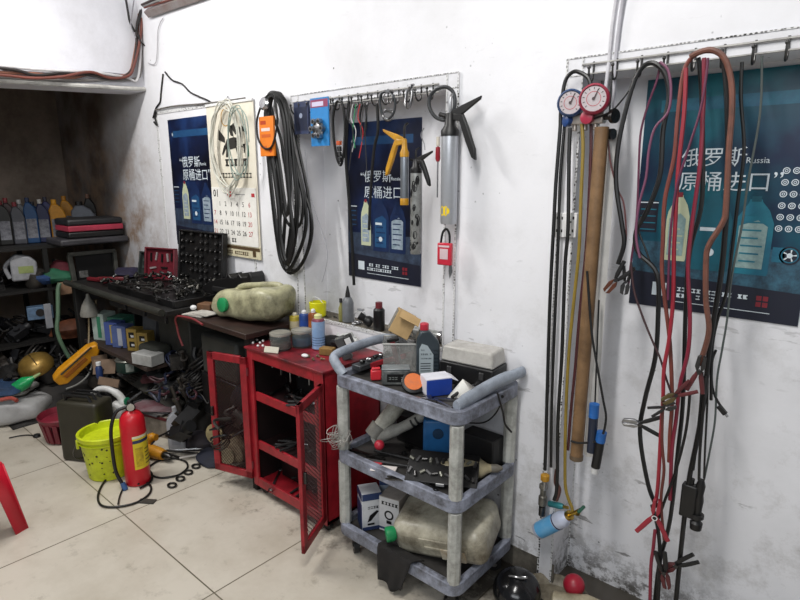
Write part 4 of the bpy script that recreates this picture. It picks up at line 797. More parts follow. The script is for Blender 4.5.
for i in range(7):
    o = socket_mesh(.012+.002*(i % 3), .03).build('socket', [STEEL, DSTEEL, BLK][i % 3], loc=(-1.19+.03*(i % 4), -.19-.028*(i//4), TZ+.012), rot=(R(90), 0, R(40*i))); tag(o, ['steel socket lying before the black case, first from the left', 'dull steel socket lying before the black case, second from the left', 'black socket lying before the black case, third from the left', 'bright socket near the right handle of the cart', 'dull socket in the front row near the white paper', 'black socket in the front row near the white paper', 'steel socket at the end of the front row near the white paper'][i], 'socket')
# left end: red bar and metal tray
t = thing('socket_tray', 'steel tray with small parts at the left end of the cart top', 'tray', (-1.60, -.24, TZ+.018), 0); MB().box((0, 0, .012), (.05, .22, .024)).build('tray', M('55585c', .4, .5, .4), t, bev=.004)
o = MB().box((0, 0, 0), (.012, .27, .022)).build('red_bar', M('9c1f2c', .4, 0, .2), loc=(-1.565, -.175, TZ+.03), rot=(0, 0, R(-8)), bev=.003); tag(o, 'dark red steel bar lying behind the left cart handle', 'bar')
rr = random.Random(11)
for i in range(5):
    o = socket_mesh(.009, .022).build('socket', STEEL if i % 2 else DSTEEL, loc=(-1.60, -.32+.038*i, TZ+.05), rot=(R(80), 0, R(rr.uniform(0, 180)))); tag(o, ['front', 'second', 'middle', 'fourth', 'rearmost'][i]+' small socket in the steel tray at the left end of the cart', 'socket')
# hanging cord under right rim
cable('cord', [(-1.02, -.2, .83), (-1.012, -.17, .75), (-1.006, -.16, .70), (-.995, -.13, .66)], .004, BLK, 'black cord hanging down from the right side of the cart')
cable('cord', [(-1.03, -.13, .80), (-1.06, -.14, .72), (-1.11, -.15, .67), (-1.2, -.16, .65)], .003, BLK, 'thin black cord sagging under the cart top')
# --- middle tray
t = thing('elbow_pipe', 'grey plastic intake pipe leaning inside the middle of the cart', 'pipe', (-1.52, -.22, MZ)); MB().tube([(.04, .10, .27), (.02, .04, .2), (-.02, -.03, .10), (-.04, -.07, .05)], [.03, .036, .036, .04], 14).build('pipe', M('b8b6aa', .5, 0, .45, 14, '3a3832'), t); MB().tube([(-.025, -.04, .09), (-.04, -.07, .05)], .044, 14, sm=0).build('joint_ring', M('77756e', .5, 0, .4), t)
t = thing('elbow_pipe', 'second thinner grey pipe crossing toward the back of the middle tray', 'pipe', (-1.43, -.22, MZ)); MB().tube([(.09, .06, .20), (0, 0, .12), (-.08, -.05, .07), (-.12, -.08, .04)], [.018, .022, .026, .026], 12).build('pipe', M('a09f98', .5, 0, .45), t)
for k in (0, 1): MB().tube([(.022+.016*k, .014+.01*k, .134+.013*k), (.016+.016*k, .01+.01*k, .129+.013*k)], .0245, 12, sm=0).build('band', BLK, t)
o = MB().sph((0, 0, 0), (.021, .021, .021)).build('red_ball', M('b3283a', .4, 0, .1), loc=(-1.475, -.345, MZ+.06)); tag(o, 'round red knob at the end of the thin grey pipe', 'knob')
def netting():
    rr = random.Random(4); pts = []
    m = MB()
    for s_ in range(20):
        c = Vector((rr.uniform(-.05, .03), rr.uniform(-.02, .03), rr.uniform(0, .05))); q = rr.uniform(.02, .045); u = Vector((rr.uniform(-1, 1), rr.uniform(-1, 1), rr.uniform(-1, 1))).normalized(); v = u.orthogonal().normalized()
        m.tube([c+(u*math.cos(a)+v*math.sin(a)*.7)*q*(1+.1*math.sin(5*a)) for a in [2*PI*i/9 for i in range(9)]], .0015, 4, True, sm=3)
    return m
o = netting().build('wire_mesh', M('a8a49e', .4, .2, .3), loc=(-1.62, -.43, MZ+.05)); tag(o, 'crumpled ball of fine netting stuck at the front left of the cart', 'netting', kind=None)
t = thing('battery_pack', 'blue plastic power tool case at the back of the middle tray', 'case', (-1.31, -.17, MZ), face((-1.33, -.16, 0))); MB().box((0, 0, .09), (.12, .09, .17)).build('body', M('2566a0', .45, 0, .3), t, bev=.01); m = MB(); m.lathe([(.022, 0), (.022, .004), (0, .004)], 14, 0, (0, -.046, .12), (0, -1, 0)); m.build('dial', M('123452', .5), t); MB().box((.064, 0, .1), (.008, .08, .1)).build('side_rib', BLK, t)
# tool board with bits
t = thing('bit_holder', 'black tray of small steel bits sloping over the middle tray front', 'tool tray', (-1.175, -.315, MZ+.05), rot=(R(28), R(0), R(28))); MB().box((0, 0, 0), (.27, .14, .016)).build('tray', BLK, t, bev=.003)
rr = random.Random(2); m_ = socket_mesh(.007, .016)
for i in range(22):
    q = MB(); c = (-.12+.024*(i % 11), -.035+.06*(i//11)+rr.uniform(-.008, .008), .014); q.at(c, (R(90), 0, rr.uniform(0, 3))); 
    q.lathe([(.006, -.01), (.006, .01)], 8) if i % 3 else q.box((0, 0, 0), (.008, .008, .026)); q.build('bit', [STEEL, DSTEEL, M('8a8a80', .4, .6, .2)][i % 3], t)
MB().box((0, -.072, .004), (.03, .003, .014)).build('white_tag', WHT, t)
t = thing('oil_funnel_bottle', 'dirty cream squeeze bottle lying at the right of the middle tray', 'bottle', (-1.115, -.235, MZ+.04), rot=(0, R(86), R(35))); MB().lathe([(.02, -.11), (.038, -.1), (.042, -.02), (.036, .05), (.018, .075), (.014, .09)], 16).build('body', M('a79c7e', .45, 0, .45, 12, '51472f'), t); MB().lathe([(.016, .088), (.016, .11), (.006, .13), (0, .131)], 12).build('cap', M('6a655c', .5, 0, .3), t)
for (x, y, a, l, lb) in ((-1.40, -.36, 24, .3, 'long steel bar lying along the front of the middle tray'), (-1.36, -.28, 15, .34, 'second long thin bar behind the first on the middle tray')):
    o = MB().tube([(-l/2, 0, 0), (l/2, 0, 0)], .006, 8, sm=0).build('steel_bar', DSTEEL, loc=(x, y, MZ+.012), rz=R(a)); tag(o, lb, 'bar')
rbox('paper_sheet', 'white and red printed paper lying on the front of the middle tray', 'paper', (-1.40, -.40, MZ+.003), (.1, .05, .003), M('d8d0cc', .7, 0, .3), R(28)); rbox('red_cloth', 'small red rag beside the printed paper on the middle tray', 'rag', (-1.45, -.39, MZ+.003), (.05, .035, .008), M('b3303a', .8, 0, .2), R(20), .003)
for i, (x, y, a) in enumerate(((-1.52, -.36, 10), (-1.46, -.31, 50), (-1.36, -.24, -20), (-1.25, -.42, 25), (-1.20, -.40, -8))): wrench(['dirty spanner left of the red rag on the middle tray', 'dirty spanner behind the red knob on the middle tray', 'dirty spanner in the shade at the back of the middle tray', 'dirty spanner on the front lip of the middle tray', 'dirty spanner under the black tray of bits'][i], (x, y, MZ+.008+.003*i), R(a), .16, .011, DSTEEL)
rbox('black_toolbox', 'black plastic box deep in the middle of the cart', 'box', (-1.44, -.12, MZ), (.2, .1, .12), BLK, 0, .006)
rbox('black_toolbox', 'low black box behind the cream squeeze bottle', 'box', (-1.14, -.10, MZ), (.15, .08, .13), BLK2, 0, .006)
# --- bottom tray
t = thing('parts_box', 'tall navy and white parts box at the left of the bottom tray', 'box', (-1.545, -.335, BZ), R(58)); MB().box((0, 0, .085), (.085, .085, .17)).build('carton', M('c7c9cd', .5, 0, .25), t, bev=.002)
m = MB(); m.box((-.0435, 0, .06), (.002, .08, .12)); m.box((0, -.0435, .155), (.083, .002, .03)); m.box((-.0435, 0, .155), (.002, .083, .03)); m.box((0, -.0435, .01), (.083, .002, .015)); m.build('navy_panel', M('26365f', .45, 0, .3), t)
m = MB(); m.T = Matrix.Translation((0, -.0436, 0)); smallprint(m, -.03, .1, .03, .012, 1, 0); m.poly([(-.02, .04), (-.005, .045), (.03, .085), (.02, .09), (-.01, .07)], 1, 0); m.rect(-.02, .025, .01, .034, 1, 0); m.build('part_picture', BLK, t)
t = thing('parts_box', 'second navy topped box standing behind the tall parts box', 'box', (-1.55, -.20, BZ), R(40)); MB().box((0, 0, .105), (.09, .09, .21)).build('carton', M('34466e', .5, 0, .3), t, bev=.002); MB().box((0, -.046, .12), (.088, .002, .06)).build('pale_band', M('8f9aa8', .5, 0, .3), t)
t = thing('parts_box', 'white box with a round part picture in the middle of the bottom tray', 'box', (-1.455, -.275, BZ), R(14)); MB().box((0, 0, .08), (.095, .1, .16)).build('carton', M('a8a098', .6, 0, .35), t, bev=.002)
m = MB(); m.T = Matrix.Translation((0, -.0503, 0)); m.rect(-.046, .002, .046, .158, 1, 0); m.ring(0, .08, .022, .008, 2, 1); m.rect(-.012, .04, .012, .055, 2, 1); smallprint(m, -.035, .125, .035, .016, 2, 1); m.rect(-.046, .01, .046, .02, 2, 2); m.build('front_print', [M('d0d0d2', .5, 0, .15), BLK, M('30406a', .5)], t)
def jerry(name, label, loc, rot, d=(.36, .2, .25), mat=OILJ, capm=GRN, cap=None, cax=(-1, -.15, .1)):
    t = thing(name, label, 'jerry can', loc, rot=rot); L_, W_, H_ = d
    m = MB(); o = m.box((0, 0, H_/2), (L_, W_, H_)).build('body', mat, t, bev=.045); o.modifiers['bevel'].segments = 5
    m = MB(); m.box((.03, -W_/2-.001, H_*.5), (L_*.5, .006, H_*.5)); m.build('panel', mat, t, bev=.003)
    m = MB(); m.box((.03, -W_/2-.006, H_*.5), (L_*.40, .006, H_*.10)); m.build('panel_rib', mat, t, bev=.003)
    MB().lathe([(.024, -.002), (.03, .01), (.03, .034), (.026, .038), (0, .038)], 14, 0, cap or (-L_/2, 0, H_*.55), cax).build('cap', capm, t)
    return t
t = jerry('jerry_can', 'oily translucent jerry can with green cap tilted out of the bottom tray', (-1.195, -.225, BZ+.028), (R(14), R(-8), R(14)), (.39, .24, .155), M('bdb8a6', .35, 0, .6, 8, '4a3e2c', .0, .5), GRN, (-.175, -.11, .11), (-1, -.8, .2))
o = MB().box((.07, -.127, .06), (.10, .006, .05)).build('oil_stain_label', M('8a6f4c', .5, 0, .6, 20, 'd0ccbc'), t, bev=.002)
# black rag draped from the bottom tray to the floor
m = MB(); n = 14; vs_ = []
for i in range(n+1):
    for j in range(n+1):
        u, v = i/n, j/n
        if v < .3: y, z = -.39-.055*(v/.3), .152+.016*(v/.3)
        else: q = (v-.3)/.7; y, z = -.447-.02*q, .166-.135*q+.012*math.sin(u*8)
        vs_.append((-1.40+.03*v*(1-u)+.20*u-.05*v*u, y-.006*math.sin(u*13)*v, z+.004*math.sin(u*14)*math.sin(v*9)))
m.raw(vs_, [(i*(n+1)+j, (i+1)*(n+1)+j, (i+1)*(n+1)+j+1, i*(n+1)+j+1) for i in range(n) for j in range(n)]); o = m.build('rag', M('161414', .9, 0, .3, 12, '2a2522'), solid=.004); tag(o, 'black oily rag hanging over the front of the bottom tray', 'rag')

# ================================================================ RED CABINET
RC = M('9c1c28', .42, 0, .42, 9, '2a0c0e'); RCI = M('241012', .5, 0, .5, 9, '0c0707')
def cabinet():
    x0, x1, y0, y1, z0, z1 = -2.325, -1.765, -.385, -.03, .05, .787; cx, cy = (x0+x1)/2, (y0+y1)/2; w_ = x1-x0; d = y1-y0
    t = thing('tool_cabinet', 'red steel tool cabinet with both mesh doors open', 'cabinet', (cx, cy, 0))
    m = MB(); m.box((-w_/2+.006, 0, (z0+z1)/2), (.012, d, z1-z0)); m.box((w_/2-.006, 0, (z0+z1)/2), (.012, d, z1-z0)); m.box((0, d/2-.005, (z0+z1)/2), (w_, .01, z1-z0)); m.box((0, 0, z0+.01), (w_, d, .02)); m.build('carcass', [RC], t, bev=.002)
    m = MB(); m.box((-w_/2+.0135, .01, (z0+z1)/2), (.002, d-.03, z1-z0-.03)); m.box((w_/2-.0135, .01, (z0+z1)/2), (.002, d-.03, z1-z0-.03)); m.box((0, d/2-.0115, (z0+z1)/2), (w_-.03, .002, z1-z0-.03)); m.build('shade_lining', M('1a0c0d', .6, 0, .5, 9, '0a0707'), t)  # thin dark panels added inside; their colour carries the cabinet's interior shade
    m = MB(); m.box((-w_/2+.02, -d/2+.005, (z0+z1)/2), (.04, .014, z1-z0)); m.box((w_/2-.03, -d/2+.005, (z0+z1)/2), (.06, .014, z1-z0)); m.box((-.01, -d/2+.005, z1-.033), (w_-.1, .0138, .05)); m.box((-.01, -d/2+.005, z0+.025), (w_-.1, .0138, .05)); m.build('face_frame', RC, t, bev=.003)
    m = MB(); m.box((0, 0, z1-.004), (w_+.02, d+.02, .01)); m.build('top_panel', M('8a1f2b', .45, 0, .6, 9, '1e0e10'), t, bev=.002)
    for z in (.27, .53):
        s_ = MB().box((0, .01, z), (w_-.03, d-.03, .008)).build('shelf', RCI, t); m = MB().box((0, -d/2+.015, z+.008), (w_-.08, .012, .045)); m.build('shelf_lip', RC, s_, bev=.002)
    for sx in (-1, 1):
        for sy in (-1, 1): MB().cyl((sx*(w_/2-.04), sy*(d/2-.04)-.01, .025), (sx*(w_/2-.04), sy*(d/2-.04)+.01, .025), .025, n=16).build('caster', BLK, t)
    def door(hx, ang, wd, side):
        o = MB(); f = .038; zt, zb = .735, .085
        sgn = side
        o.box((sgn*wd/2, 0, zt-f/2), (wd, .016, f)); o.box((sgn*wd/2, 0, zb+f/2), (wd, .016, f)); o.box((sgn*f/2, 0, (zt+zb)/2), (f, .016, zt-zb)); o.box((sgn*(wd-f/2), 0, (zt+zb)/2), (f, .016, zt-zb))
        dr = o.build('door', RC, t, loc=(hx, -d/2-.008, 0), rz=ang, bev=.002)
        m = MB(); xa, xb, za, zb2 = sgn*f, sgn*(wd-f), zb+f, zt-f; W_ = abs(xb-xa); H_ = zb2-za; st = .014; k = -H_
        while k < W_:
            for fl in (0, 1):
                a0 = max(0, k); b0 = min(W_, k+H_*1.0)
                if b0-a0 > .004:
                    p0 = (a0, a0-k); p1 = (b0, b0-k)
                    if fl: p0 = (W_-p0[0], p0[1]); p1 = (W_-p1[0], p1[1])
                    m.box(((p0[0]+p1[0])/2*sgn+xa, 0, za+(p0[1]+p1[1])/2), (math.hypot(p1[0]-p0[0], p1[1]-p0[1]), .0015, .0016), 0, (0, -math.atan2(p1[1]-p0[1], (p1[0]-p0[0])*sgn), 0))
            k += st*1.41
        m.build('wire_mesh', M('3a1a1c', .5, .2, .3), dr)
        MB().box((sgn*(wd-.018), -.014, .42), (.012, .014, .05)).build('latch', DSTEEL, dr, bev=.002)
        for z in (.16, .66): MB().cyl((0, 0, z-.02), (0, 0, z+.02), .007, n=8).build('hinge', DKRED, dr)
    door(-w_/2+.004, R(17), .245, -1)
    door(w_/2-.004, R(117), .245, -1)
    return t
cabinet()
# shelf contents and hanging tools
rr = random.Random(21)
for i in range(6):
    x = -2.24+.07*i; lb = ['leftmost', 'second', 'third', 'fourth', 'fifth', 'rightmost'][i]+' tool hanging under the red cabinet top'
    o = MB().tube([(0, 0, 0), (0, 0, -.09-.02*(i % 3))], .004+.002*(i % 2), 8, sm=0).build('hanging_tool', STEEL if i % 2 == 0 else DSTEEL, loc=(x, -.30, .765)); tag(o, lb, 'tool')
for z, nm in ((.534, 'upper'), (.274, 'middle'), (.07, 'bottom')):
    for i in range(9):
        x = rr.uniform(-2.25, -1.88); y = rr.uniform(-.33, -.15); a = rr.uniform(0, 180); gp = 'greasy tools on the %s shelf of the red cabinet' % nm; k = i % 3; zz = z+.006+.009*(i//2)
        if k == 0: wrench('greasy steel spanner in the pile on the %s cabinet shelf' % nm, (x, y, zz), R(a), rr.uniform(.14, .22), .012, DSTEEL if i % 2 else STEEL, group=gp)
        elif k == 1: pliers('greasy pliers in the pile on the %s cabinet shelf' % nm, (x, y, zz), R(a), BLK2, group=gp)
        else: screwdriver('greasy screwdriver in the pile on the %s cabinet shelf' % nm, (x, y, zz+.012), R(a), [BLK, BLK2][i % 2], group=gp)
rbox('black_case', 'black case deep on the middle shelf of the red cabinet', 'case', (-2.0, -.12, .274), (.25, .12, .1), BLK, 0, .006); rbox('black_case', 'black case deep on the upper shelf of the red cabinet', 'case', (-2.1, -.12, .534), (.22, .12, .09), BLK2, 0, .006); rbox('black_case', 'large black case filling the bottom of the red cabinet', 'case', (-2.08, -.16, .07), (.36, .2, .1), BLK, 0, .006)
# --- on the cabinet top
CZ = .7885
def can(name, label, p, r, h, bm, lm, cm, lab=(.08, .62), prt=None, extra=None, cap_r=.6):
    t = thing(name, label, 'spray can' if 'spray' in name else 'bottle', p, face(p))
    MB().lathe([(r*.95, 0), (r, .003), (r, h*.80), (r*.9, h*.85), (r*.5, h*.88)], 20).build('body', bm, t)
    m = MB(); m.lathe([(r+.0006, h*lab[0]), (r+.0006, h*lab[1])], 20)
    if prt: m.text(prt, 0, h*.45, r*.42, 3, 1, cyl=r+.0006, align='CENTER')
    for i in range(4): m.lathe([(r+.001, h*(.14+.07*i)), (r+.001, h*(.155+.07*i))], 20, 1)
    m.build('label', lm, t); MB().lathe([(r*cap_r, h*.87), (r*cap_r, h*.96), (r*.25, h), (0, h)], 14).build('nozzle_cap', cm, t); return t
can('spray_can', 'tall blue and white spray can at the front of the cabinet top', G(319, 349, CZ), .031, .175, M('8a4a5a', .35, .3, .2), [M('7f9ec4', .35, 0, .2, 16, 'd0d8e4'), M('32486e', .4)], M('cfcf90', .4), (.04, .80))
can('spray_bottle', 'small yellow spray bottle with pale cap on the cabinet top', (-2.292, -.11, CZ), .027, .125, M('b5a23a', .35, 0, .25), [M('c8bc9a', .4, 0, .3), M('6a5a2a', .4)], M('d8d0b8', .4), (.35, .66), cap_r=.45)
can('spray_bottle', 'small dark blue spray bottle with white cap on the cabinet top', (-2.245, -.085, CZ), .027, .14, M('23407f', .35, 0, .15), [M('2a4a94', .4, 0, .3), M('7a8ab4', .4)], WHT, (.2, .62), cap_r=.5)
can('spray_bottle', 'small brown spray bottle with white cap on the cabinet top', (-2.198, -.065, CZ), .026, .15, M('8a4a20', .35, 0, .25), [M('a8622a', .4, 0, .3), M('d0b090', .4)], WHT, (.2, .6), cap_r=.45)
GLS = M('6a706e', .06, 0, .25, 14, '3a3a3c', alpha=.3)
for i, (p, lb, cm) in enumerate(((G(281, 349, CZ), 'left open glass jar with small brown parts on the cabinet top', M('5a4038', .6, 0, .5, 30, '8a7a70')), (G(302, 346, CZ), 'right open glass jar with blue contents behind the spray can', M('245a86', .4, 0, .4)))):
    t = thing('glass_jar', lb, 'jar', p); r = .052; MB().lathe([(r*.9, 0), (r, .008), (r, .07), (r*.9, .078), (r*.92, .086), (r*.86, .086), (r*.84, .078), (r*.94, .07), (r*.94, .01), (0, .008)], 24).build('glass', GLS, t); MB().lathe([(r*.91, .01), (r*.91, .035+.012*i), (0, .04+.012*i)], 20).build('contents', cm, t); MB().lathe([(r*.97, .072), (r*1.0, .078), (r*.97, .084)], 24).build('rim', M('a8a49a', .3, .3, .3), t)
rbox('card', 'dirty white plastic card leaning on the left glass jar', 'card', G(271, 353, CZ), (.075, .006, .03), M('c5c0b0', .5, 0, .2), R(25), .002, rot=(R(-25), 0, R(25)))
for i, (a, b_) in enumerate(((253, 344), (257, 341), (260, 344), (258, 347), (263, 342))):
    o = MB().sph((0, 0, .006), .0065, 0, 8, 6).build('nut', WHT, loc=G(a, b_, CZ)); tag(o, 'small shiny nut at the left edge of the cabinet top', 'nut', 'small bright nuts on the cabinet top')
o = MB().sph((0, 0, .007), (.02, .014, .008)).build('oval_stopper', WHT, loc=G(305, 357, CZ)); tag(o, 'white oval plastic cap at the front of the cabinet top', 'cap')
for i in range(4):
    p = G(309+4*i, 357+(i % 2)*3, CZ); o = MB().lathe([(.007, 0), (.007, .005), (.003, .005), (.003, .02), (0, .02)], 6, 0, (0, 0, .006), (1, .5*i-1, 0)).build('bolt', M('8a7a60', .5, .5, .4), loc=p); tag(o, 'small rusty bolt beside the white oval cap', 'bolt', 'small bolts before the spray can')
o = MB().sph((0, 0, .006), .007, 0, 8, 6).build('nut', WHT, loc=G(263, 347, CZ)); tag(o, 'single white ball nut beside the dirty white card', 'nut')
t = thing('black_glove', 'black crumpled glove behind the spray can', 'glove', (-1.99, -.12, CZ)); m = MB(); m.sph((0, 0, .03), (.07, .045, .03), 0, 12, 8)
for i in range(4): m.tube([(.03, -.03+.02*i, .04), (.07, -.04+.026*i, .05), (.10, -.045+.03*i, .03)], [.014, .013, .010], 8, sm=3)
m.build('glove', M('1d1c1d', .7, 0, .3), t)
rbox('sponge', 'brown block beside the spray can', 'block', (-1.925, -.215, CZ), (.07, .04, .035), M('8a6a36', .8, 0, .4), R(20), .004)
t = thing('plastic_sheet', 'crumpled clear white bag beside the ledge behind the cabinet top', 'bag', (-1.93, -.07, CZ)); m = MB(); rr = random.Random(9); k = 7; m.raw([(-.09+.03*i, -.03+.02*j*.6, .02+rr.uniform(0, .06)*(1 if 0 < i < k-1 else .2)) for i in range(k) for j in range(5)], [(i*5+j, i*5+5+j, i*5+6+j, i*5+1+j) for i in range(k-1) for j in range(4)]); m.build('sheet', M('c8cac8', .3, 0, .2, 10), t, solid=.001)
t = thing('work_light', 'grey work lamp with white square lens leaning between cabinet and cart', 'lamp', (-1.80, -.20, CZ+.003), rot=(0, R(-22), R(40))); MB().box((0, 0, .055), (.045, .035, .11)).build('body', M('4a4b4c', .4, 0, .3), t, bev=.005); MB().box((.035, -.002, .07), (.035, .05, .07)).build('lamp_frame', BLK, t, bev=.004); MB().box((.036, -.028, .07), (.026, .003, .055)).build('lens', WHT, t)

t = thing('black_tub', 'low black oily tub at the back left corner of the cabinet top', 'tub', (-2.285, -.20, CZ)); MB().lathe([(.032, 0), (.038, .004), (.038, .05), (.034, .052), (.033, .01), (0, .008)], 20).build('tub', BLK2, t)
# ================================================================ RECESS RACK (far left)
DK = M('1a1918', .6, .2, .4, 9, '0c0a09'); OLV = M('2f2c20', .5, 0, .35, 9, '17140e')
t = thing('storage_rack', 'dark steel storage rack in the recess behind the lintel', 'rack', (-4.9, -.72, 0))
m = MB(); m.box((0, 0, 1.105), (.62, 1.3, .025)); m.build('top_shelf', DK, t); MB().box((0, 0, .80), (.62, 1.3, .02)).build('middle_shelf', DK, t); MB().box((0, 0, .42), (.62, 1.3, .02)).build('lower_shelf', DK, t)
for sx in (-.29, .29):
    for y in (-.63, .2): MB().box((sx, y, .55), (.03, .03, 1.1)).build('post', DK, t)
# angle iron frame
t = thing('iron_stand', 'grey angle iron frame standing in front of the rack', 'frame', (-4.50, -.21, 0)); m = MB(); m.box((0, -.15, .52), (.03, .03, 1.04), 0, (R(4), 0, 0)); m.box((0, .13, .52), (.03, .025, 1.04)); m.box((0, -.03, 1.045), (.03, .33, .028)); m.build('frame_bars', M('54544f', .5, .4, .4), t, bev=.002); MB().box((-.02, -.01, .86), (.01, .27, .34)).build('dark_panel', BLK, t)
MB().box((-.012, -.10, .89), (.006, .06, .05)).build('sticker', M('6a6a68', .5, 0, .6, 40), t)
t = thing('tool_case', 'red and black tool case lying on the rack end', 'case', (-4.53, -.225, 1.165), 0)
MB().box((0, 0, .022), (.26, .385, .045)).build('bottom_shell', BLK, t, bev=.01); MB().box((0, 0, .068), (.265, .38, .04)).build('red_band', M('a83248', .45, 0, .3), t, bev=.006); MB().box((0, 0, .112), (.265, .385, .05)).build('lid', M('1c1d20', .5, 0, .3), t, bev=.016)
rbox('plastic_tray', 'dark grey plastic tray under the red and black tool case', 'tray', (-4.53, -.245, 1.118), (.3, .47, .045), M('3c3b40', .5, 0, .4), 0, .012)
def oil_bottle(label, x, y, z, w_, h, body, cap, rz=None):
    t = thing('oil_bottle', label, 'bottle', (x, y, z), face((x, y, 0)) if rz is None else rz); a = w_/2
    o = MB().prism([(-a, 0), (a, 0), (a, h*.62), (a*.7, h*.78), (a*.05, h*.9), (-a*.6, h*.9), (-a, h*.75)], -a*.6, a*.6).build('body', body, t, bev=.008)
    MB().lathe([(a*.33, h*.9), (a*.33, h), (0, h)], 12, 0, (-a*.28, 0, 0)).build('cap', cap, t); MB().box((0, -a*.605, h*.33), (w_*.75, .002, h*.42)).build('label', M('8c8c92', .5, 0, .6, 30, '2a2c3a'), t); return t
bz = 1.118
rowb = [(-2, '2a1a1c', '7d2028', 'dark oil bottle with red cap at the far left of the rack'), (5, '20201f', '6d2026', 'second dark bottle with red cap on the rack'), (12, '3d2b2c', '7d2830', 'brown bottle with red cap on the rack'), (19, '4a4b52', '7a2830', 'grey bottle with ribbed side on the rack'),
        (25, '66686c', 'b0afad', 'light grey bottle left of the blue ones'), (32, '1a4470', '1a2a4a', 'bright blue oil bottle on the rack'), (38, '224a72', '23242a', 'second blue oil bottle on the rack'), (44, '20264a', 'b4b2ae', 'navy bottle with white cap on the rack'), (51, '262a5c', '2a2a3a', 'purple navy bottle on the rack')]
for i, (px, c, cc, lb) in enumerate(rowb):
    p = XP(px, 235, -4.82); oil_bottle(lb, -4.82+.03*(i % 2), p.y, bz, .085, .30+.015*(i % 3), M(c, .4, 0, .25), M(cc, .4, 0, .2))
oil_bottle('yellow oil bottle standing left of the tool case', -4.80, XP(60, 235, -4.8).y, bz, .11, .31, M('c98a1c', .4, 0, .25), M('d0921c', .4, 0, .1))
oil_bottle('second yellow oil bottle behind the tool case', -4.95, XP(70, 235, -4.95).y, bz, .10, .33, M('c98a1c', .4, 0, .25), M('b0761c', .4, 0, .1))
t = oil_bottle('silver grey jug lying behind the red and black tool case', -4.80, XP(85, 230, -4.8).y, bz, .16, .29, M('6d727c', .4, 0, .25), BLK)
oil_bottle('dark bottle with orange cap behind the silver grey jug', -5.0, XP(98, 220, -5.0).y-.05, bz, .09, .34, BLK, M('7a5a4a', .5))
# mid shelf
t = thing('white_jug', 'white plastic jug with a handle on the middle rack shelf', 'jug', XP(24, 280, -4.68), face((-4.7, -.7, 0))); o = MB().prism([(-.07, 0), (.09, 0), (.09, .13), (.05, .17), (-.03, .19), (-.07, .16)], -.05, .05).build('body', M('8d8e92', .45, 0, .3), t, bev=.012); MB().tube([(-.06, 0, .15), (-.1, 0, .10), (-.08, 0, .02)], .014, 8).build('handle', M('8d8e92', .45, 0, .3), t); MB().box((.02, -.052, .08), (.09, .003, .05)).build('label', M('7f8a54', .5, 0, .3), t)
def blob(name, label, c_, loc, r, mat, seed=0, amp=.25, group=None, rz=0):
    m = MB(); m.sph((0, 0, 0), r, 0, 16, 10); rr = random.Random(seed); ph = [rr.uniform(0, 6) for _ in range(6)]; nv = []
    for x, y, z in m.v:
        k = 1+amp*(math.sin(x/r[0]*3+ph[0])*math.sin(y/r[1]*3+ph[1])+.6*math.sin(z/r[2]*4+ph[2]+x/r[0]*2)); nv.append((x*k, y*k, max(z*k, -r[2]*.7)))
    m.v = nv; o = m.build(name, mat, loc=loc, rz=rz); return tag(o, label, c_, group)
blob('cloth', 'dark blue rag beside the white jug on the rack', 'rag', XP(44, 279, -4.65), (.09, .09, .05), M('20406f', .8, 0, .3), 1)
blob('cloth', 'green rag hanging off the middle rack shelf', 'rag', XP(58, 277, -4.6), (.08, .09, .06), M('1d5a40', .8, 0, .3), 2); blob('cloth', 'dull red rag on the middle rack shelf', 'rag', XP(62, 268, -4.72), (.07, .08, .06), M('6a2430', .8, 0, .3), 3)
rbox('cardboard_piece', 'pale brown cardboard piece under the green rag', 'cardboard', XP(67, 294, -4.5), (.02, .11, .09), M('8a6c54', .8, 0, .3), R(10), .002)
cable('hose', [XP(a, b_, -4.45) for a, b_ in [(60, 283), (58, 290), (58, 315), (57, 328), (60, 340), (66, 352), (72, 362)]], .014, M('5f7a62', .45, 0, .3), 'pale green hose bending down from the middle rack shelf', 'hose')
blob('sack', 'orange brown bundle low on the rack', 'bundle', XP(70, 330, -4.62), (.10, .13, .07), M('6a3a22', .7, 0, .4), 5); t = thing('pale_box', 'blue and white small box on the lower rack shelf', 'box', XP(41, 318, -4.62), face((-4.6, -.6, 0))); MB().box((0, 0, .045), (.16, .09, .09)).build('carton', M('56708c', .5, 0, .5, 12), t, bev=.003); MB().lathe([(.028, .0), (.028, .004), (0, .004)], 14, 0, (0, -.045, .05), (0, -1, 0)).build('round_mark', BLK, t)
rbox('white_card', 'narrow white panel standing by the pale green hose', 'panel', XP(50, 328, -4.55), (.012, .045, .18), M('8c8e94', .5, 0, .3), 0, .002)
t = thing('shop_light', 'small black and white lamp hanging under the bench corner', 'lamp', XP(93, 292, -4.22), R(50)); MB().box((0, 0, .03), (.1, .04, .06)).build('body', BLK, t, bev=.004)
for k in range(4): MB().box((-.025+.05*(k % 2), -.022, .015+.03*(k//2)), (.032, .004, .014)).build('lens', M('a4a6a8', .3, 0, .2), t)
t = thing('plastic_bag', 'pale cone shaped plastic bag hanging beneath the small lamp', 'bag', XP(90, 316, -4.2), 0); MB().lathe([(.06, 0), (.062, .02), (.045, .08), (.012, .14), (.01, .16)], 12).build('bag', M('94928a', .5, 0, .3), t, bev=.003)
for i, px in enumerate((88, 96)):
    cable('rope', [XP(px, 300, -4.2), XP(px+1, 330, -4.2), XP(px, 352, -4.15), XP(px-2+i, 368, -4.1)], .006, M('8a7a5e', .7, 0, .3), ('left', 'right')[i]+' tan cord holding the yellow housing', 'cord')
cable('rope', [XP(93, 362, -4.1), XP(88, 375, -4.08), XP(78, 384, -4.05), XP(66, 389, -4.05)], .006, M('7c7c78', .6, 0, .3), 'grey cord curving under the yellow housing', 'cord')
p = XP(77, 363, -4.12); t = thing('yellow_housing', 'bright yellow plastic housing lying tilted on the heap', 'housing', p, rot=(R(18), R(-40), R(66)))
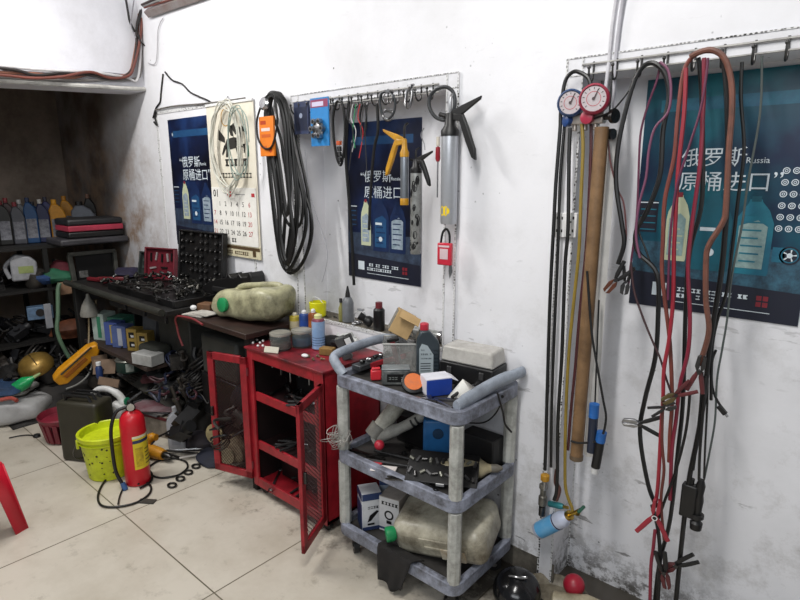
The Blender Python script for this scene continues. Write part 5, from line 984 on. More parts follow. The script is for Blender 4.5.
o = MB().prism([(-.18, -.02), (-.14, -.055), (.13, -.05), (.18, -.02), (.18, .02), (.13, .045), (-.10, .055), (-.17, .04)], -.035, .035).build('shell', M('d9951a', .4, 0, .3, 12, '6a3f0c'), t, bev=.012); o.modifiers['bevel'].segments = 3; MB().box((-.02, -.037, .0), (.18, .006, .03)).build('recess', M('a8621a', .5, 0, .3), t, bev=.002); MB().box((.02, -.037, .034), (.26, .006, .01)).build('trim_strip', M('4a4a40', .5, 0, .4), t)

# ================================================================ WORKBENCH with socket sets
t = thing('workbench', 'dark steel workbench under a heap of sockets and spanners', 'workbench', (-3.63, -.245, 0))
MB().box((0, 0, .865), (1.38, .46, .03)).build('top', DK, t, bev=.003); MB().tube([(-.70, -.25, .875), (.68, -.25, .875)], .02, 10, sm=0).build('edge_pipe', M('3a3b36', .45, .3, .4), t)
MB().box((-.18, .0, .452), (.98, .40, .025)).build('shelf', M('3a2c26', .7, 0, .4), t, bev=.002)
for x in (-.66, .62):
    for y in ((-.2, .2) if x < 0 else (.2, .1)): MB().box((x, y, .425), (.05, .05, .85)).build('leg', DK, t, bev=.003)
t = thing('tool_tray', 'long black tray full of loose sockets on the workbench', 'tray', (-3.40, -.24, .882), R(0)); m = MB(); m.box((0, 0, .008), (.86, .34, .015)); m.box((0, -.17, .02), (.86, .012, .04)); m.box((-.43, 0, .02), (.012, .34, .04)); m.box((.43, 0, .02), (.012, .34, .04)); m.build('tray', BLK, t, bev=.003)
for k in range(3): MB().box((-.26+.26*k, -.19, -.05), (.22, .02, .09)).build('drawer_front', M('1e1f22', .45, 0, .3), t, bev=.004)
SM = [socket_mesh(.009, .028), socket_mesh(.013, .034), socket_mesh(.007, .022)]; rr = random.Random(33); protos = []
SOL = 'small steel socket among the loose sockets on the workbench'; SG = 'loose sockets on the workbench'
for i, s_ in enumerate(SM):
    o = s_.build('socket', [M('8a8a8a', .35, 1, .6, 30, '161412'), M('55534f', .4, .9, .5), M('2e2d2c', .45, .8, .4)][i], loc=(-3.5+.05*i, -.3, .92)); tag(o, SOL, 'socket', SG); protos.append(o)
for i in range(105):
    q = protos[i % 3]; c = q.copy(); COL.objects.link(c); x = rr.uniform(-3.95, -3.0); y = rr.uniform(-.40, -.06); c.location = (x, y, .912+.03*rr.random()+max(0, (y+.35))*.1); c.rotation_euler = (rr.uniform(0, 3), rr.uniform(0, 3), rr.uniform(0, 3))
wp = wrench_mesh(.19, .012).build('wrench', M('6a6967', .38, 1, .6, 20, '161412'), loc=(-3.3, -.3, .93), rot=(PI/2, 0, .3)); WLB = 'steel spanner in the heap of spanners on the workbench'; tag(wp, WLB, 'wrench', 'spanners heaped on the workbench')
for i in range(26):
    c = wp.copy(); COL.objects.link(c); c.location = (rr.uniform(-3.6, -3.0), rr.uniform(-.43, -.12), .925+.028*rr.random()); c.rotation_euler = (PI/2+rr.uniform(-.3, .3), rr.uniform(-.1, .1), rr.uniform(-.7, .9)); s_ = rr.uniform(.7, 1.2); c.scale = (s_,)*3
for i, (x, y, a) in enumerate(((-4.12, -.35, 15), (-4.05, -.30, 40), (-3.98, -.38, -12))): rbox('ratchet_wrench', ['long red ratchet handle at the left of the workbench', 'shorter red handle behind the long one on the workbench', 'third red handle at the front of the workbench'][i], 'handle', (x, y, .885+.01*i), (.24-.05*i, .03, .025), M('6a1c24', .45, 0, .3), R(a), .006)
blob('cloth', 'dark purple rag at the left end of the workbench', 'rag', (-4.2, -.12, .91), (.09, .08, .04), M('231f3a', .8, 0, .3), 8)
# open case lids against the wall
def lid(name, label, cx, z0, w_, h, y, mat, tilt, mats2, kind):
    t = thing(name, label, 'tool case', (cx, y, z0), rot=(R(-tilt), 0, R(kind[0]))); m = MB(); m.box((0, 0, h/2), (w_, .012, h)); f = .012
    for c, d in (((0, -.016, f/2), (w_, .03, f)), ((0, -.016, h-f/2), (w_, .03, f)), ((-w_/2+f/2, -.016, h/2), (f, .03, h)), ((w_/2-f/2, -.016, h/2), (f, .03, h))): m.box(c, d)
    m.build('lid', mat, t, bev=.004); return t
t = lid('socket_case', 'red open lid of a tool case leaning on the wall', -3.79, .90, .27, .22, -.07, M('6a1826', .5, 0, .4, 10, '2a0c12'), 8, None, (18,))
m = MB()
for i in range(5): m.box((-.10+.05*i, -.012, .15), (.012+.004*(i % 2), .008, .06), 0, (0, R(12*(i % 3)), 0))
for i in range(3): m.box((-.05+.06*i, -.012, .06), (.04, .008, .012))
for i, c_ in enumerate(((-.09, .155, 0), (-.04, .16, 10), (.01, .15, 0), (.06, .155, -10), (.095, .16, 0), (-.07, .08, 80), (.03, .085, 90))): MB().box((c_[0], -.012, c_[1]), (.012, .008, .055), 0, (0, R(c_[2]), 0)).build('tool_slot', M('b0a8a8', .4, .4, .3) if i % 2 else BLK, t)
t = lid('socket_case', 'grey green open case lid left of the red lid', -4.0, .90, .22, .17, -.05, M('2b3230', .5, 0, .3), 12, None, (10,)); MB().box((0, -.01, .11), (.17, .006, .02)).build('ridge', M('3f4a46', .5, 0, .3), t); MB().box((0, -.01, .06), (.17, .006, .02)).build('ridge', M('3f4a46', .5, 0, .3), t)
t = lid('socket_case', 'tall black socket case lid standing open before the blue poster', -3.22, .905, .46, .365, -.09, BLK, 6, None, (4,))
rr = random.Random(5)
for r_ in range(8):
    for c_ in range(9):
        x = -.2+.05*c_; z = .035+.044*r_
        if rr.random() < .75: q = MB(); q.lathe([(.012, 0), (.014, .008), (.012, .014), (.006, .014), (0, .008)], 8, 0, (x, -.010, z), (0, -1, 0)); q.build('socket_slot', DSTEEL if rr.random() < .35 else BLK2, t)
t = thing('engine_cradle', 'black plastic holder with a notched top edge beside the black case', 'holder', (-2.87, -.085, .905), R(6)); m = MB(); m.prism([(-.24, 0), (.2, 0), (.21, .15), (.19, .175), (.17, .145), (.12, .14), (.10, .16), (.08, .135), (.03, .13), (.01, .15), (-.01, .125), (-.08, .11), (-.16, .09), (-.24, .05)], -.05, .05); m.build('shell', BLK, t, bev=.005)
MB().box((.02, -.055, .05), (.3, .012, .03)).build('front_rib', BLK2, t, bev=.003)
# boxes on the bench shelf
SZ = .466
bx = [((-4.18, -.33), 25, (.10, .12, .19), 'b4c4bc', 'white and green medicine like box at the left of the bench shelf', '3f8a6a'), ((-4.06, -.26), 25, (.13, .12, .17), '3f7a66', 'flat green topped box behind the blue ones on the bench shelf', '8ab0a0'),
      ((-3.98, -.34), 30, (.10, .09, .16), '4a5ea0', 'blue box with yellow stripe on the bench shelf', 'b8a24a'), ((-3.88, -.33), 28, (.11, .09, .15), '56689c', 'blue and white box right of the striped blue box', 'b8bcc8'),
      ((-3.74, -.31), 30, (.075, .08, .15), 'a88c44', 'left yellow box with black windows on the bench shelf', '17150f'), ((-3.63, -.29), 30, (.075, .08, .14), '9c8240', 'right yellow box with black windows on the bench shelf', '17150f')]
for (x, y), a, d, c, lb, c2 in bx:
    t = thing('product_box', lb, 'box', (x, y, SZ), R(a)); MB().box((0, 0, d[2]/2), d).build('carton', M(c, .55, 0, .25), t, bev=.002); m2 = M(c2, .5, 0, .2)
    if 'window' in lb:
        for z in (.3, .72): MB().box((0, -d[1]/2-.001, d[2]*z), (d[0]*.5, .002, d[2]*.26)).build('window', m2, t)
        for z in (.2, .6): MB().box((.008, -d[1]/2-.0025, d[2]*z+.012), (d[0]*.3, .002, d[2]*.10)).build('print', WHT, t)
    else: MB().box((.01, -d[1]/2-.001, d[2]*.5), (d[0]*.3, .002, d[2]*.8)).build('print', m2, t); MB().box((d[0]/2+.001, 0, d[2]*.5), (.002, d[1]*.6, d[2]*.5)).build('side_print', m2, t)
rbox('grey_box', 'pale grey box leaning at the back of the bench shelf', 'box', (-3.9, -.12, SZ), (.12, .08, .26), M('6a6a6c', .6, 0, .3), R(20), .003, rot=(0, R(8), R(20))); rbox('grey_bin', 'dark grey bin deep on the right of the bench shelf', 'bin', (-3.35, -.14, SZ), (.4, .2, .3), M('3c3d3a', .6, 0, .4), 0, .01); rbox('grey_bin', 'black crate deep at the left of the bench shelf', 'crate', (-4.12, -.12, SZ), (.2, .14, .24), BLK, 0, .01)
rbox('cloth', 'dark cloth bundle hanging over the bench shelf edge', 'cloth', (-3.45, -.32, SZ), (.2, .12, .1), M('33352f', .8, 0, .4), R(10), .03, segs=4)

# ================================================================ BOARD TABLE with the big oily can
t = thing('side_table', 'low brown topped table carrying the big oily can', 'table', (-2.63, -.2, 0)); MB().box((0, 0, .835), (.62, .38, .028)).build('top', M('33201a', .5, 0, .5, 8, '120c0a'), t, bev=.003)
for x in (-.16, .28):
    for y in ((.02, .15) if x < 0 else (-.15, .15)): MB().box((x, y, .41), (.035, .035, .82)).build('leg', DK, t)
def oily_can():
    t = thing('jerry_can', 'big oily cream plastic can lying on the brown table', 'jerry can', (-2.555, -.185, .852), R(12))
    m = MB(); m.sph((0, 0, 0), (1, 1, 1), 0, 36, 22); nv = []; f = lambda q: math.copysign(abs(q)**.5, q)
    for x, y, z in m.v:
        X_, Y_, Z_ = f(x), f(y), f(z); tp = .86+.14*X_ if X_ > -.7 else .86+.14*X_-.3*(-.7-X_)/.3
        zz = Z_*.098*tp+(.02*X_); 
        if Z_ > .4 and abs(Y_) < .55: zz -= .022*max(0, 1-abs(X_+.1)*1.3)
        nv.append((X_*.24+.006*math.sin(9*Y_+4*Z_), Y_*.13*(.9+.1*X_), zz+.09+.006*math.sin(7*X_+3*Y_)))
    m.v = nv; m.build('body', M('b5b290', .4, 0, .62, 7, '3e3a2a', 0, .5), t, smooth=80)
    MB().lathe([(.030, -.004), (.038, .006), (.038, .022), (.03, .026), (0, .026)], 18, 0, (-.085, -.112, .088), (-.15, -1, .12)).build('cap', GRN, t)
    MB().tube([(-.16, .04, .13), (-.10, .05, .160), (.04, .05, .178), (.15, .05, .185), (.19, .04, .15)], [.012, .016, .018, .016], 10).build('handle_ridge', M('b5b290', .4, 0, .62, 7, '3e3a2a', 0, .5), t)
oily_can()
rbox('wood_block', 'small brown wood block at the left tip of the oily can', 'block', (-2.90, -.25, .852), (.09, .07, .045), M('6a4a30', .7, 0, .4), R(20), .004)
for i, (y, a) in enumerate(((-.335, 12), (-.325, 20), (-.315, 6))): rbox('paper_sheet', ['lowest', 'middle', 'topmost'][i]+' sheet of the papers under the left end of the oily can', 'paper', (-2.86+.02*i, y, .851+.005*i), (.15, .09, .004), M('b8b4ac', .7, 0, .3), R(a), 0)
o = MB().sph((0, 0, 0), (.018, .018, .014)).build('paper_ball', WHT, loc=(-2.90, -.335, .885)); tag(o, 'small white crumpled tissue on the papers', 'tissue')
rbox('plastic_tub', 'dull grey plastic tub under the brown table', 'tub', (-2.72, -.20, .50), (.36, .22, .24), M('343532', .6, 0, .4, 8, '1a1918'), R(0), .02); rbox('crate', 'black crate under the grey plastic tub', 'crate', (-2.72, -.18, .25), (.4, .26, .25), BLK, 0, .01)
cable('cable', [(-2.98, -.40, .78), (-2.97, -.41, .82), (-2.93, -.41, .845), (-2.80, -.40, .85), (-2.68, -.41, .84)], .006, M('7a2a2e', .5, 0, .2), 'thin dark red cable along the front of the brown table')
cable('cable', [(-2.98, -.40, .78), (-2.985, -.39, .72), (-2.97, -.38, .66)], .006, M('8a3a3e', .5, 0, .2), 'short red cable end hanging at the left of the brown table')

# ================================================================ HEAP UNDER AND BEFORE THE BENCH
def mound(name, label, x0, x1, y0, y1, H_, seed, mat):
    m = MB(); nx, ny = 28, 14; rr = random.Random(seed); ph = [rr.uniform(0, 6) for _ in range(6)]; vs_ = []
    for i in range(nx+1):
        for j in range(ny+1):
            u, v = i/nx, j/ny; x = x0+(x1-x0)*u; y = y0+(y1-y0)*v; k = min(1, v*2.6)*min(1, u*6, (1-u)*6)
            vs_.append((x, y, .004+H_*k*(.75+.18*math.sin(x*9+ph[0])*math.sin(y*14+ph[1])+.12*math.sin(x*23+ph[2]+y*17))))
    m.raw(vs_, [(i*(ny+1)+j, (i+1)*(ny+1)+j, (i+1)*(ny+1)+j+1, i*(ny+1)+j+1) for i in range(nx) for j in range(ny)]); o = m.build(name, mat, solid=.003); return tag(o, label, 'shade_backing')
mound('shade_backing', 'black backing added for the shade under the heap of machine parts', -4.30, -3.38, -.42, -.05, .26, 1, M('191817', .8, 0, .4, 9, '2c2824')); mound('shade_backing', 'second black backing added for the shade under the tangle left of the red cabinet', -3.34, -2.44, -.30, -.05, .36, 3, M('191817', .8, 0, .4, 9, '2c2824')); mound('shade_backing', 'dark backing added for the shade under the heap at the far left', -5.5, -4.12, -.98, -.35, .27, 2, M('1c1a19', .8, 0, .4, 9, '2f2a26'))  # dark backings added so gaps under the heaps read as deep shade
DM = [M('222224', .45, .3, .4, 12, '0f0e0d'), M('2f2e2e', .5, .4, .4, 12, '14110f'), M('3c3733', .55, .3, .5, 10, '1a1613'), M('1b1c20', .5, 0, .3), M('4a4744', .45, .6, .5, 10, '1c1815')]
def gear():
    m = MB(); pr = []
    for i in range(24):
        a = 2*PI*i/24; r = .05 if i % 4 < 2 else .042; pr.append((r*math.cos(a), r*math.sin(a)))
    m.prism(pr, -.01, .01); m.cyl((0, -.025, 0), (0, .025, 0), .016, n=12); return m
def housing():
    m = MB(); m.box((0, 0, 0), (.11, .07, .06)); m.cyl((.055, 0, 0), (.09, 0, 0), .03, n=14); m.cyl((0, 0, .03), (0, 0, .05), .02, n=12)
    for s_ in (-1, 1): m.box((-.045, s_*.042, -.02), (.02, .016, .01))
    return m
def bracket():
    m = MB(); m.box((0, 0, 0), (.15, .035, .006)); m.box((.075, 0, .03), (.006, .035, .06)); m.cyl((-.05, 0, -.004), (-.05, 0, .006), .012, n=10); m.cyl((.03, 0, -.004), (.03, 0, .006), .012, n=10); return m
def coilm():
    m = MB(); m.tube([(.05*math.cos(a)*(1+.1*math.sin(3*a)), .05*math.sin(a), .004*a*.6) for a in [PI*.3*i for i in range(22)]], .0045, 6, sm=3); return m
def shaft_(): m = MB(); m.lathe([(.008, -.1), (.008, -.03), (.014, -.03), (.014, .02), (.02, .02), (.02, .035), (.009, .035), (.009, .1)], 12); return m
def pump():
    m = MB(); m.lathe([(.02, -.04), (.04, -.035), (.045, 0), (.04, .03), (.02, .035), (.016, .06), (0, .06)], 16); m.tube([(.035, 0, 0), (.07, 0, .01), (.085, 0, .05)], .012, 8); return m
def cordm():
    m = MB(); rr = random.Random(3); m.tube([(-.14+.035*i, .03*math.sin(i*1.9), .012*math.sin(i*1.3)) for i in range(9)], .0055, 6); return m
K = [('gear_wheel', gear, 'gear wheel', 'gear'), ('pump_housing', housing, 'cast housing', 'part'), ('metal_bracket', bracket, 'steel bracket', 'bracket'), ('cable_coil', coilm, 'coil of cable', 'cable'), ('drive_shaft', shaft_, 'stepped shaft', 'shaft'), ('water_pump', pump, 'small pump', 'pump'), ('cable_piece', cordm, 'loose cable', 'cable')]
KEEP = [(-3.72, -3.16, -.6, -.26), (-3.22, -2.98, -.6, -.30), (-2.95, -2.55, -.6, -.18), (-4.34, -3.9, -1, -.5)]
def heap(n, xr, yr, hf, seed, where, smin=.8, smax=1.5):
    rr = random.Random(seed); pro = {}
    put = []
    for i in range(n):
        k = i % len(K); nm, fn, lb, c_ = K[k]
        for _ in range(60):
            x = rr.uniform(*xr); y = rr.uniform(*yr); z = hf(x, y)+.05*rr.random()
            if any(x0 < x < x1 and y < y1 and y > y0 for x0, x1, y0, y1 in KEEP): continue
            if all((x-q[0])**2+(y-q[1])**2+(z-q[2])**2 > .0052 for q in put): break
        else: continue
        put.append((x, y, z))
        if k not in pro:
            o = fn().build(nm, DM[(k+seed) % 5]); tag(o, 'dark greasy %s in the heap %s' % (lb, where), c_, 'dark greasy parts heaped '+where); pro[k] = o
        else: o = pro[k].copy(); COL.objects.link(o)
        o.location = (x, y, z); o.rotation_euler = (rr.uniform(-.8, .8), rr.uniform(-.8, .8), rr.uniform(0, 6.3)); s_ = rr.uniform(smin, smax); o.scale = (s_,)*3
heap(88, (-4.25, -2.5), (-.45, -.1), lambda x, y: .05+.27*min(1, (y+.5)*6), 4, 'under the workbench')
heap(63, (-3.42, -2.5), (-.46, -.14), lambda x, y: .26+.20*min(1, (y+.48)*5), 8, 'left of the red cabinet')
heap(63, (-5.2, -4.12), (-.95, -.42), lambda x, y: .27+.05*math.sin(x*9), 6, 'at the far left')
heap(28, (-5.15, -4.65), (-1.3, -.2), lambda x, y: .46, 12, 'on the lower rack shelf'); heap(21, (-5.15, -4.62), (-1.3, -.35), lambda x, y: .84, 14, 'on the middle rack shelf')
# recognisable things in the heap
p = G(130, 370, .36); t = thing('paint_tin', 'round dark green tin with pale label on the heap', 'tin', p, face(p)); MB().lathe([(.078, 0), (.08, .004), (.08, .072), (.076, .076)], 26).build('body', M('1f3a33', .4, .2, .3), t); MB().lathe([(.081, .072), (.084, .078), (.078, .084), (.07, .078), (0, .076)], 26).build('lid', M('74766f', .35, .5, .4), t); m = MB(); m.raw([(.0815*math.sin(a), -.0815*math.cos(a), z) for a in (-.3, 0, .3) for z in (.012, .066)], [(0, 2, 3, 1), (2, 4, 5, 3)]); m.build('label', M('8c948c', .5, 0, .4, 40), t)
rbox('white_carton', 'white folded carton at the right end of the bench shelf', 'carton', (-3.38, -.40, .47), (.17, .10, .07), M('a8a8a6', .6, 0, .25), R(15), .004)
cable('cable', [G(158, 350, .5), G(165, 345, .54), G(172, 349, .5), G(168, 358, .47), G(158, 356, .47)], .006, BLK, 'black cable loop over the white folded carton')
for i, (a, b_, s_) in enumerate(((180, 352, 1.0), (190, 347, .9), (172, 362, .9), (200, 340, .9), (186, 362, 1.0))):
    p = G(a, b_, .46); o = coilm().build('cable_coil', [M('2c3450', .5, 0, .3), M('3a4668', .5, 0, .3)][i % 2], loc=p, rot=(.5*i, .3, i)); o.scale = (1.3*s_,)*3; tag(o, ['bluish cable coil in the middle of the tangle by the red door', 'bluish cable coil at the back of the tangle by the red door', 'bluish cable coil left in the tangle beside the white carton', 'highest bluish cable coil under the grey tub', 'lowest bluish cable coil next to the pink red rag'][i], 'cable')
blob('cloth', 'pinkish red rag beside the red door', 'rag', G(196, 360, .42), (.07, .05, .04), M('8a2a3c', .7, 0, .3), 12); blob('cloth', 'dull red rag left of the black grinder', 'rag', G(150, 378, .32), (.06, .05, .03), M('4a1c22', .8, 0, .3), 13)
rr = random.Random(41)
for i in range(22):
    px, py = rr.uniform(150, 212), rr.uniform(338, 398); p = G(px, py, .50-.16*(py-338)/60.+.03*rr.random()); a0 = rr.uniform(0, 6); u = Vector((math.cos(a0), math.sin(a0)*.6, rr.uniform(-.3, .3))); v = Vector((-u.y, u.x*.6, rr.uniform(-.3, .5)))
    q = [u*(.07*math.sin(k*1.1+a0))+v*(.03*k-.08)+Vector((0, 0, .012*math.sin(k*2.3))) for k in range(7)]
    o = MB().tube(q, .0045+.002*(i % 3), 6).build('cable', [BLK, M('1c2238', .5, 0, .3), BLK2, M('3a1a22', .5, 0, .3)][i % 4], loc=p); tag(o, ['black', 'dark blue', 'sooty grey', 'dark red'][i % 4]+' cable strand in the tangle between bench shelf and red door', 'cable', 'cable strands in the tangle by the red door')
# grinder
p = G(165, 385, .33); t = thing('angle_grinder', 'black greasy angle grinder lying on the heap', 'grinder', p, rot=(0, R(14), R(-8))); MB().lathe([(.025, -.14), (.032, -.13), (.034, -.02), (.04, .0), (.04, .09), (.03, .11)], 16, 0, (0, 0, 0), (1, 0, 0)).build('body', M('303234', .4, 0, .3), t)
MB().lathe([(.035, -.03), (.035, .02), (.055, .024), (.055, .034), (0, .034)], 18, 0, (-.15, 0, 0), (0, -.5, 1)).build('disc_guard', M('55575a', .35, .7, .4), t); MB().tube([(-.12, 0, .02), (-.13, .02, .09)], .012, 8, sm=0).build('side_handle', BLK, t)
MB().box((.03, -.036, .0), (.09, .008, .02)).build('side_plate', M('6b6d70', .4, .4, .3), t)
t = thing('plank', 'dark greasy plank slanting across the heap front', 'plank', G(150, 388, .24), rot=(R(30), R(12), R(8))); MB().box((0, 0, 0), (.62, .09, .018)).build('board', M('2e2e2b', .6, 0, .5, 8, '4a453e'), t, bev=.003)
for i, (a, b_, w_, h, q) in enumerate(((104, 374, .14, .10, 20), (108, 386, .17, .05, -10), (101, 368, .10, .09, 55))): rbox('cardboard_piece', ['brown torn cardboard piece right of the yellow housing', 'lower strip of brown cardboard above the black jerry can', 'upright bit of brown cardboard behind the torn piece'][i], 'cardboard', G(a, b_, .30), (w_, .006, h), M('75604e', .8, 0, .3), R(q+30), 0, rot=(R(-30+10*i), 0, R(q+30)))
t = thing('valve_part', 'small white capped bottle beside the yellow housing', 'bottle', G(100, 378, .30)); MB().lathe([(.02, 0), (.022, .01), (.022, .07), (.01, .09)], 12).build('body', M('253a6a', .4, 0, .3), t); MB().lathe([(.016, .088), (.016, .11), (0, .112)], 12).build('cap', WHT, t)
# magazines and carton
t = thing('cardboard_box', 'dirty pale carton standing behind the drill', 'box', (-3.42, -.36, 0), R(16)); MB().box((0, 0, .07), (.32, .14, .14)).build('carton', M('9a9084', .7, 0, .35), t, bev=.003); MB().box((0, -.071, .128), (.32, .003, .02)).build('red_edge', M('6a2a30', .6, 0, .3), t)
for i in range(4): rbox('magazine', ['lowest magazine on the pale carton', 'second magazine from the bottom on the pale carton', 'third magazine on the pale carton', 'topmost pinkish magazine on the pale carton'][i], 'magazine', (-3.46+.02*i, -.37, .142+.009*i), (.30, .17, .008), [M('5f5e60', .5, 0, .4, 8), M('7a7674', .5, 0, .3), M('4f4f55', .5, 0, .4), M('6e4048', .45, 0, .4, 6, 'a09a9c')][i], R(12+9*i), .001)
p = Vector((-3.09, -.40, 0)); t = thing('oil_bottle', 'white plastic bottle standing before the heap near the drill', 'bottle', p, face(p)-.3); o = MB().prism([(-.05, 0), (.05, 0), (.052, .17), (.042, .205), (.012, .235), (-.012, .235), (-.04, .21), (-.052, .17)], -.032, .032).build('body', M('c3c5cc', .4, 0, .15), t, bev=.012); MB().lathe([(.017, .233), (.018, .265), (0, .267)], 12).build('cap', M('cdced2', .4, 0, .1), t); MB().box((0, -.034, .10), (.05, .004, .13)).build('label_panel', M('adb0ba', .4, 0, .2), t, bev=.001)
cable('cable', [G(184, 413, .22), G(178, 425, .17), G(166, 433, .13), G(155, 440, .09), (-3.02, -.66, .03), (-2.93, -.70, .02)], .006, BLK, 'black cord running from the white bottle down to the extinguisher')
# drill
p = G(150, 459, 0); t = thing('electric_drill', 'dirty yellow power drill lying on the floor', 'drill', (-3.07, -.555, .04), R(14)); YD = M('c98a1e', .45, 0, .35, 14, '3a2a10')
MB().lathe([(.022, -.11), (.036, -.1), (.038, -.02), (.034, .05), (.028, .08)], 16, 0, (0, 0, 0), (1, 0, 0)).build('motor_body', YD, t); MB().lathe([(.02, .08), (.022, .085), (.018, .12), (.008, .135)], 14, 0, (0, 0, 0), (1, 0, 0)).build('chuck', DSTEEL, t); MB().tube([(-.06, 0, .0), (-.10, -.04, .01), (-.13, -.10, -.005)], [.028, .024, .026], 12).build('grip', YD, t); MB().tube([(-.08, .0, .02), (-.06, .03, .06), (-.02, .04, .07)], [.03, .028, .02], 12).build('rear_housing', YD, t); MB().box((-.085, -.045, .0), (.02, .012, .02)).build('trigger', BLK, t)
# things on the floor by the cabinet
t = thing('starter_motor', 'pale brown round electric motor behind the left red door', 'motor', (-2.66, -.29, .085)); MB().lathe([(.06, -.07), (.085, -.06), (.085, .05), (.07, .06)], 22, 0, (0, 0, 0), (.5, -1, 0)).build('case', M('8a7c66', .5, .2, .5, 10, '3a3026'), t); MB().lathe([(.045, .055), (.045, .075), (.02, .08), (0, .08)], 18, 0, (0, 0, 0), (.5, -1, 0)).build('end_plate', M('a59a80', .45, .3, .4), t)
MB().box((0, 0, -.06), (.2, .12, .05)).build('mount', M('4a443c', .5, .2, .5), t, bev=.004)
t = thing('horn', 'pale yellow round horn left of the red door', 'horn', (-2.83, -.30, .14)); MB().lathe([(.015, -.05), (.03, -.03), (.055, .0), (.058, .01), (.03, .012), (0, .006)], 18, 0, (0, 0, 0), (.4, -1, .2)).build('bell', M('9a8c68', .5, 0, .4), t); MB().tube([(0, .03, -.03), (.0, 0, -.1)], .012, 8, sm=0).build('red_stem', M('8a2a30', .5, 0, .3), t)
blob('beanie', 'dark purple grey cap lying left of the red door', 'cap', G(202, 441, .03), (.11, .09, .06), M('28242c', .8, 0, .35, 10, '433a3c'), 15, .12); blob('cloth', 'dark blue cloth on the floor under the red door', 'cloth', G(215, 458, .02), (.13, .08, .03), M('1c2030', .8, 0, .3), 16, .2)
for i, (a, b_, q, l) in enumerate(((190, 449, 50, .22), (182, 452, 30, .2), (196, 455, 65, .18), (172, 455, 15, .15))): o = MB().tube([(-l/2, 0, 0), (l/2, 0, .0)], .007, 8, sm=0).build('steel_bar', [STEEL, DSTEEL, M('b0aca6', .4, .3, .2), DSTEEL][i], loc=G(a, b_, .02), rz=R(q)); tag(o, ['bright steel bar pointing at the black ring cable', 'dull bar beside the drill chuck', 'pale bar near the dark cap', 'short dull bar behind the drill'][i], 'bar')
c = G(168, 468, .006); cable('cable', [c+Vector((.115*math.cos(a), .10*math.sin(a), .003*(k % 2))) for k, a in enumerate([2*PI*i/14 for i in range(14)])], .0055, BLK, 'round black cable ring on the tiles right of the extinguisher', closed=True)
t = thing('chain_wrench', 'chunky chain links lying on the tiles before the red door', 'chain', G(180, 478, .008)); e0 = G(172, 485, .008); e1 = G(196, 466, .008)
for i in range(4):
    c = e0+(e1-e0)*(i/3.)-G(180, 478, .008); MB().tube([c+Vector((.025*math.cos(a), .019*math.sin(a), 0)) for a in [2*PI*k/10 for k in range(10)]], .0055, 6, True, sm=2).build('link', M('2c2b2a', .4, .6, .4), t)
rbox('steel_plate', 'small dark steel plate alone on the tiles', 'plate', G(147, 502, 0), (.085, .035, .008), M('4a4844', .5, .3, .4), R(35), .001)
p0 = G(9, 438, .006); cable('cord', [p0, G(18, 436, .006), G(28, 435, .006), G(35, 436, .008)], .004, BLK2, 'thin black wire alone on the tiles at the left', 'wire'); o = MB().lathe([(.018, 0), (.022, .008), (.018, .018), (0, .02)], 12).build('rubber_plug', BLK, loc=G(37, 437, 0)); tag(o, 'black rubber plug at the end of the thin wire', 'plug')
# ---- jerry can (dark), basket, bucket, extinguisher, jug, sack
t = thing('jerry_can', 'dark olive steel jerry can behind the yellow bucket', 'jerry can', (-3.37, -.79, 0), R(30)); o = MB().box((0, 0, .18), (.26, .15, .36)).build('body', OLV, t, bev=.02); o.modifiers['bevel'].segments = 3
for y in (-.04, 0, .04): MB().tube([(-.09, y, .355), (-.07, y, .39), (.06, y, .39), (.08, y, .355)], .008, 8, sm=0).build('handle', BLK, t)
MB().lathe([(.025, 0), (.025, .03), (0, .032)], 14, 0, (-.105, 0, .355)).build('cap', BLK, t)
t = thing('plastic_basket', 'dark red plastic basket half behind the olive jerry can', 'basket', (-3.74, -.80, 0)); BKM = M('7a1f30', .45, 0, .3); m = MB(); m.lathe([(.08, 0), (.085, .006), (.10, .02)], 24); m.lathe([(.125, .13), (.138, .165), (.133, .172), (.12, .135)], 24)
for i in range(18): a = 2*PI*i/18; m.box((.112*math.cos(a), .112*math.sin(a), .075), (.010, .026, .13), 0, (0, R(12), a))
m.build('shell', BKM, t)
BK = M('c3d01c', .4, 0, .22, 16, '4a4a1a')
def bucket():
    t = thing('bucket', 'dirty bright yellow bucket on the tiles beside the extinguisher', 'bucket', (-3.10, -.79, 0), R(0)); MB().lathe([(.105, .0), (.112, .004), (.138, .24), (.150, .242), (.150, .262), (.140, .266), (.134, .262), (.108, .012), (0, .01)], 36).build('shell', BK, t)
    MB().lathe([(.142, .215), (.146, .219), (.142, .223)], 36).build('rib', BK, t)
    m = MB(); m.tube([(-.02, -.145, .235), (-.075, -.155, .16), (-.11, -.135, .10), (-.125, -.09, .085)], .0035, 6); m.build('bail_handle', DSTEEL, t); MB().box((-.02, -.148, .22), (.02, .012, .05)).build('handle_lug', BK, t, bev=.003)
    rr = random.Random(77)
    for i in range(26):
        a = rr.uniform(-2.6, -.2); z = rr.uniform(.03, .21); q = .112+(z/.24)*.026+.0012; s_ = rr.uniform(.003, .008)
        m = MB(); m.raw([(q*math.cos(a+s_/q*dx), q*math.sin(a+s_/q*dx), z+s_*dz) for dx, dz in ((-1, 0), (-.3, -.8), (.8, -.6), (1, .3), (.1, 1))], [(0, 1, 2, 3, 4)]); m.build('mud_spot', M('3a3818', .7, 0, .1), t)
bucket()
for o in COL.objects:
    if o.name == 'bucket': o.scale = (.96,)*3
